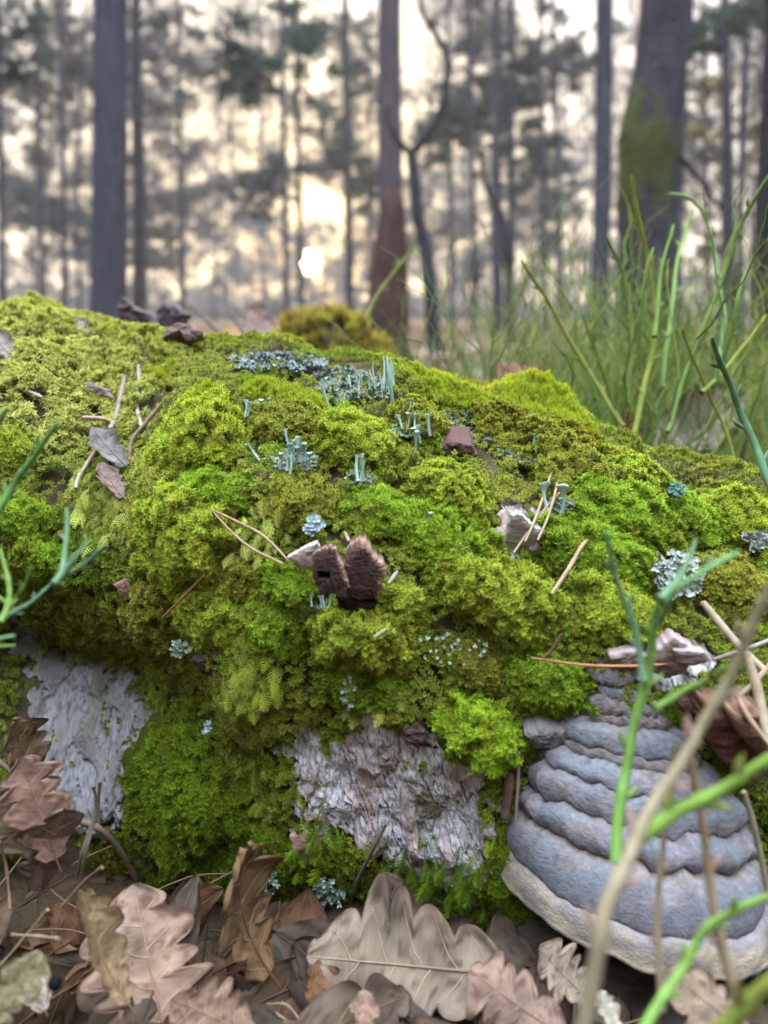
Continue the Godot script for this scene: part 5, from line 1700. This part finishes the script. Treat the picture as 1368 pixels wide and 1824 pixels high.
func build_trees() -> void:
	make_sprays()
	var grey: Color = lin(0.062, 0.060, 0.082)
	var warm: Color = lin(0.10, 0.075, 0.075)
	var dark: Color = lin(0.045, 0.043, 0.052)
	var fol: Color = lin(0.09, 0.11, 0.09)
	var fol2: Color = lin(0.135, 0.13, 0.125)
	var brown_f: Color = lin(0.17, 0.125, 0.11)
	# trunks that stand out
	var o: Node3D = base("pine_tree", at(195, 600, 6.2), "straight grey pine trunk at the left, the clearest upright trunk behind the moss", "tree")
	trunk_part(o, "trunk", [198, -700, 197, 0, 196, 250, 195, 450, 190, 700], 6.2, [48, 50, 53, 57, 66], grey)
	o = base("pine_tree", at(695, 600, 7.5), "straight pine trunk in the middle, rising from behind the broken stump", "tree")
	trunk_part(o, "trunk", [694, -600, 694, 0, 694, 200, 696, 400, 698, 640], 7.5, [32, 34, 37, 40, 46], grey.lerp(warm, 0.4))
	o = base("broken_snag", at(695, 600, 4.0), "reddish brown broken snag with a jagged top in front of the middle pine", "tree stump")
	trunk_part(o, "trunk", [704, 335, 700, 370, 696, 450, 692, 540, 690, 680], 4.0, [14, 40, 56, 68, 84], lin(0.075, 0.045, 0.04))
	for s in [[690, 345, 690, 375, 9], [712, 350, 710, 380, 8], [700, 322, 702, 370, 10], [680, 372, 682, 400, 8]]:
		trunk_part(o, "splinter", [s[0], s[1], (s[0] + s[2]) / 2.0, (s[1] + s[3]) / 2.0, s[2], s[3]], 3.98, [3, s[4], s[4] + 3], lin(0.08, 0.05, 0.04))
	o = base("forked_tree", at(768, 600, 5.0), "slim dark tree that forks like a Y right of the middle pine", "tree")
	trunk_part(o, "trunk", [732, 268, 738, 320, 744, 380, 758, 450, 768, 530, 775, 640], 5.0, [17, 19, 20, 22, 24, 26], dark)
	trunk_part(o, "limb", [740, -60, 752, 20, 775, 60, 797, 105, 796, 150, 788, 190, 762, 235, 735, 272], 5.0, [5, 7, 9, 11, 12, 13, 14, 16], dark)
	trunk_part(o, "limb", [690, 190, 694, 220, 710, 250, 733, 275], 5.0, [7, 9, 11, 13], dark)
	o = base("pine_tree", at(1070, 600, 7.0), "slender grey trunk left of the big mossy trunk", "tree")
	trunk_part(o, "trunk", [1080, -500, 1077, 0, 1074, 250, 1071, 450, 1068, 680], 7.0, [25, 26, 27, 29, 33], grey)
	o = base("mossy_tree", at(1150, 600, 4.2), "thickest trunk at the right, leaning, with green moss on its left side", "tree")
	trunk_part(o, "trunk", [1205, -500, 1186, 0, 1176, 120, 1158, 250, 1150, 380, 1148, 500, 1146, 720], 4.2, [70, 76, 80, 96, 88, 86, 100], lin(0.055, 0.05, 0.065), 0.9)
	trunk_part(o, "limb", [1108, 238, 1118, 246, 1135, 258], 4.15, [6, 9, 14], dark)
	trunk_part(o, "limb", [1290, 380, 1265, 345, 1235, 308, 1205, 270, 1185, 250], 4.2, [4, 7, 9, 12, 16], dark)
	o = base("pine_tree", at(1200, 600, 5.6), "pale narrow trunk close behind the right side of the mossy trunk", "tree")
	trunk_part(o, "trunk", [1212, -500, 1210, 0, 1205, 220, 1198, 420, 1194, 700], 5.6, [26, 27, 28, 30, 34], lin(0.08, 0.072, 0.09))
	o = base("pine_tree", at(1365, 600, 5.0), "dark trunk cut by the right edge of the picture", "tree")
	trunk_part(o, "trunk", [1400, -500, 1392, 0, 1385, 200, 1378, 400, 1375, 700], 5.0, [44, 46, 50, 58, 70], lin(0.035, 0.03, 0.036))
	o = base("pine_tree", at(1322, 600, 9.0), "thin trunk between the mossy trunk and the right edge", "tree")
	trunk_part(o, "trunk", [1334, -400, 1330, 0, 1324, 200, 1320, 400, 1316, 650], 9.0, [9, 10, 11, 11, 13], grey)
	o = base("crooked_tree", at(905, 600, 6.5), "thin crooked dark tree bending left midway up, right of the Y fork", "tree")
	trunk_part(o, "trunk", [852, 240, 858, 290, 870, 340, 892, 385, 903, 440, 908, 520, 910, 650], 6.5, [5, 8, 11, 15, 17, 18, 20], dark)
	o = base("pine_tree", at(912, 600, 9.5), "thin straight dark trunk above the crooked tree", "tree")
	trunk_part(o, "trunk", [912, -400, 911, 0, 911, 250, 912, 450, 912, 640], 9.5, [9, 9, 10, 11, 12], dark)
	o = base("pine_tree", at(884, 600, 11.0), "thin straight trunk left of the trunk above the crooked tree", "tree")
	trunk_part(o, "trunk", [880, -400, 884, 0, 888, 250, 890, 450, 890, 640], 11.0, [8, 9, 9, 10, 11], dark)
	o = base("pine_tree", at(245, 600, 10.0), "dark thin trunk just right of the clearest left pine", "tree")
	trunk_part(o, "trunk", [240, -400, 242, 60, 245, 250, 247, 450, 248, 660], 10.0, [14, 16, 18, 20, 22], lin(0.045, 0.04, 0.045))
	# tree crowns that make the dark masses
	var crowns := [
		["pine crown with bluish green needles high in the middle left", [[505, 105, 95, 62, 150], [440, 150, 60, 40, 50]], 9.0, 0.20, lin(0.05, 0.10, 0.085), lin(0.075, 0.10, 0.08), 505],
		["broad brownish crown at the upper left behind the clearest pine", [[95, 150, 110, 120, 150], [270, 120, 70, 110, 110], [310, 60, 60, 60, 60]], 13.0, 0.26, brown_f, fol2, 110],
		["dark crown low in the middle above the sun", [[530, 320, 90, 40, 110], [460, 350, 60, 35, 60]], 12.0, 0.22, lin(0.085, 0.075, 0.085), fol2, 530],
		["wide grey crown right of the Y fork", [[850, 190, 110, 70, 150], [800, 220, 80, 60, 100], [930, 240, 90, 60, 100]], 12.0, 0.25, lin(0.09, 0.09, 0.10), fol, 840],
		["loose crown at the top right of the Y fork", [[960, 90, 90, 50, 90], [870, 60, 70, 50, 60], [1020, 130, 50, 40, 40]], 11.0, 0.22, fol2, lin(0.09, 0.095, 0.10), 965],
		["greenish branch hanging in from the top right corner", [[1285, 50, 80, 22, 70], [1230, 90, 40, 20, 30], [1350, 20, 50, 20, 30]], 7.0, 0.13, lin(0.07, 0.12, 0.085), fol, 1290],
		["yellowing crown patch at the right behind the thin trunk", [[1290, 150, 40, 30, 26], [1240, 245, 40, 20, 22], [1350, 240, 40, 40, 22]], 10.0, 0.18, lin(0.26, 0.19, 0.06), lin(0.16, 0.14, 0.06), 1300],
		["grey brown crown left of the middle pine", [[610, 60, 60, 50, 60], [640, 160, 50, 60, 60], [560, 200, 60, 40, 50]], 13.0, 0.22, fol2, brown_f, 620],
		["dark green bough reaching in at the left edge", [[10, 60, 60, 20, 40], [20, 130, 60, 22, 40], [0, 20, 80, 22, 40]], 7.0, 0.12, lin(0.055, 0.08, 0.055), fol, 0],
		["brown crown at mid height left of the sun", [[330, 330, 80, 80, 110], [290, 420, 60, 60, 70]], 16.0, 0.28, brown_f, fol2, 320],
		["grey crown at mid height over the left mossy rise", [[60, 340, 110, 60, 130], [130, 420, 80, 50, 90]], 17.0, 0.3, lin(0.10, 0.10, 0.10), fol2, 70],
		["grey crown between the slender and the crooked trunk", [[990, 330, 70, 80, 110], [960, 430, 60, 60, 60]], 16.0, 0.28, lin(0.11, 0.105, 0.105), fol2, 990],
		["dark crown beside the middle pine's left flank", [[610, 270, 50, 50, 60], [640, 330, 40, 50, 50]], 11.0, 0.18, lin(0.06, 0.08, 0.075), fol, 615],
		["loose crown right of the middle pine at sun height", [[800, 400, 70, 70, 80], [860, 460, 50, 40, 40]], 18.0, 0.28, fol2, brown_f, 800],
	]
	for c in crowns:
		var cx: float = c[6]
		var tr: Node3D = base("pine_tree", at(cx, 600, c[2]), c[0], "tree")
		trunk_part(tr, "trunk", [cx - 4, -80, cx, 200, cx + 4, 400, cx + 6, 600], c[2], [5, 8, 9, 11], dark.lerp(grey, 0.4))
		crown_part(tr, c[1], c[2], c[3], c[4], c[5])
		for b in c[1]:
			for m in 2:
				var sd: float = 1.0 if b[0] > cx else -1.0
				branch_part(tr, at(cx, b[1] + rng.randf_range(0.0, 0.5) * b[3], c[2]), Vector3(sd * rng.randf_range(0.6, 1.0), rng.randf_range(0.0, 0.5), rng.randf_range(-0.5, 0.5)).normalized(), (absf(b[0] - cx) + b[2]) * c[2] / F, 0.022, dark)
	# further trees that nothing tells apart: bare slim trunks with fine branches and thin crowns
	for k in 30:
		var dep: float = rng.randf_range(11.0, 34.0)
		var cx: float = -120.0 + 1608.0 * (k + rng.randf()) / 30.0
		if absf(cx - 552.0) < 60.0:
			cx = 470.0
		var tr: Node3D = base("slim_tree", at(cx, 590, dep), "slim leafless tree among many in the backlit wood", "tree", "slim trees of the wood behind")
		var tone: Color = grey.lerp(warm, rng.randf() * 0.7)
		var lean: float = rng.randf_range(-30, 30)
		var w: float = rng.randf_range(0.04, 0.12) * F / dep
		trunk_part(tr, "trunk", [cx + lean, -260, cx + lean * 0.6, 60, cx + lean * 0.1 + rng.randf_range(-8, 8), 330, cx, 610], dep, [w * 0.4, w * 0.65, w * 0.85, w], tone)
		var many: int = 5 + rng.randi() % 3
		for m in many:
			var py: float = rng.randf_range(-60, 470)
			var sd: float = 1.0 if m % 2 else -1.0
			branch_part(tr, at(cx + lean * (1.0 - (py + 260) / 870.0), py, dep), Vector3(sd * rng.randf_range(0.5, 1.0), rng.randf_range(0.1, 0.9), rng.randf_range(-0.6, 0.6)).normalized(), rng.randf_range(0.9, 2.2), 0.018, tone)
		var cl: Array = []
		for m in 4:
			cl.append([cx + rng.randf_range(-60, 60), rng.randf_range(20, 480), rng.randf_range(30, 80) , rng.randf_range(18, 45), 20])
		crown_part(tr, cl, dep, 0.15 + dep * 0.005, fol2.lerp(brown_f, rng.randf()), fol, "crown")
		var tl: Array = []
		for m in 3:
			tl.append([cx + rng.randf_range(-90, 90), rng.randf_range(-20, 440), 75.0, 60.0, 5])
		crown_part(tr, tl, dep, 0.75 + dep * 0.02, tone * 0.8, brown_f * 0.6, "bare_twigs", twig_sprays)
	# far wood that reads as one mass
	var far_o: Node3D = base("distant_wood", Vector3(0, 0, -45), "hazy grey brown mass of far trees closing the view along the ground", "woods", "", "stuff")
	var xf: Array = [[], [], []]
	var col: Array = [PackedColorArray(), PackedColorArray(), PackedColorArray()]
	for k in 1900:
		var z: float = -rng.randf_range(34.0, 58.0)
		var x: float = rng.randf_range(-0.72, 0.72) * -z
		var y: float = pow(rng.randf(), 2.6) * 9.0
		var v: int = k % 3
		if on_sun_line(Vector3(x, y, z), 1.3):
			continue
		xf[v].append(Transform3D(Basis.from_euler(Vector3(rng.randf_range(-0.4, 0.4), rng.randf() * TAU, rng.randf_range(-0.4, 0.4))).scaled(Vector3(0.7, 1.0, 0.7) * rng.randf_range(0.6, 1.3)), Vector3(x, y, z)))
		var t: Color = brown_f.lerp(lin(0.11, 0.11, 0.115), rng.randf())
		col[v].append(t)
	# the wood goes on unseen round the camera, added to block low sky light
	for k in 3000:
		var az: float = rng.randf_range(0.62, TAU - 0.62)
		var d: float = rng.randf_range(9.0, 18.0)
		var v: int = k % 3
		xf[v].append(Transform3D(Basis.from_euler(Vector3(rng.randf_range(-0.4, 0.4), rng.randf() * TAU, rng.randf_range(-0.4, 0.4))).scaled(Vector3.ONE * rng.randf_range(0.7, 1.4)), Vector3(sin(az) * d, pow(rng.randf(), 1.3) * 13.0, -cos(az) * d)))
		col[v].append(brown_f.lerp(lin(0.08, 0.10, 0.06), rng.randf()))
	for v in 3:
		var list: Array[Transform3D] = []
		list.assign(xf[v])
		scatter("far_foliage", sprays[v], list, col[v], far_o)
	# mossy stump behind the crest; its sun glow is put into the moss colour
	var st: Node3D = base("mossy_stump", at(575, 640, 0.78), "mossy stump behind the crest, low sun glow put into its yellow moss colour", "tree stump")
	var mb := MB.new()
	var ps := PackedVector3Array()
	var cs := PackedColorArray()
	var c0: Vector3 = at(585, 668, 0.8)
	for a in 14:
		var la: float = PI * 0.5 * a / 13.0
		for b in 30:
			var lo: float = TAU * b / 30.0
			var wob: float = 1.0 + 0.22 * noise.get_noise_3d(cos(lo) * 1.5, sin(lo) * 1.5, a * 0.2)
			var p: Vector3 = c0 + Vector3(cos(lo) * sin(la) * 0.06 * wob, cos(la) * 0.075 * wob - 0.02, sin(lo) * sin(la) * 0.05 * wob)
			if a == 13:
				p.y -= 0.1
			ps.append(p)
			cs.append(lin(0.07, 0.05, 0.035))
	mb.grid(14, 30, ps, cs, Vector3.ZERO, true)
	put("trunk", mb, mats["trunk"], st)
	var sx: Array = [[], [], []]
	var sc: Array = [PackedColorArray(), PackedColorArray(), PackedColorArray()]
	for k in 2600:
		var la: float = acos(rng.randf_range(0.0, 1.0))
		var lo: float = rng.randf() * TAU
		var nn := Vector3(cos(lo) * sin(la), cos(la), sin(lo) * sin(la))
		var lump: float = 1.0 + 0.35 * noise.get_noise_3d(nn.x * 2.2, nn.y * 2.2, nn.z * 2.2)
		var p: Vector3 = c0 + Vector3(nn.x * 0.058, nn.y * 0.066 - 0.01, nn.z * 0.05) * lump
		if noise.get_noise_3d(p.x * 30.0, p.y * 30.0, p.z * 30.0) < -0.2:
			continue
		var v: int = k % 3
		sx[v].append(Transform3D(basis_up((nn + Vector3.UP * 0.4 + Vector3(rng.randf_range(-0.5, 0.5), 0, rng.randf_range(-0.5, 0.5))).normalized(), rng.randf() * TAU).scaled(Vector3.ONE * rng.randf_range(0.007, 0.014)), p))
		sc[v].append(lin(0.46, 0.44, 0.08) if rng.randf() < 0.6 else lin(0.30, 0.21, 0.10))  # the yellow tone carries the low sun glow, the brown is dry growth
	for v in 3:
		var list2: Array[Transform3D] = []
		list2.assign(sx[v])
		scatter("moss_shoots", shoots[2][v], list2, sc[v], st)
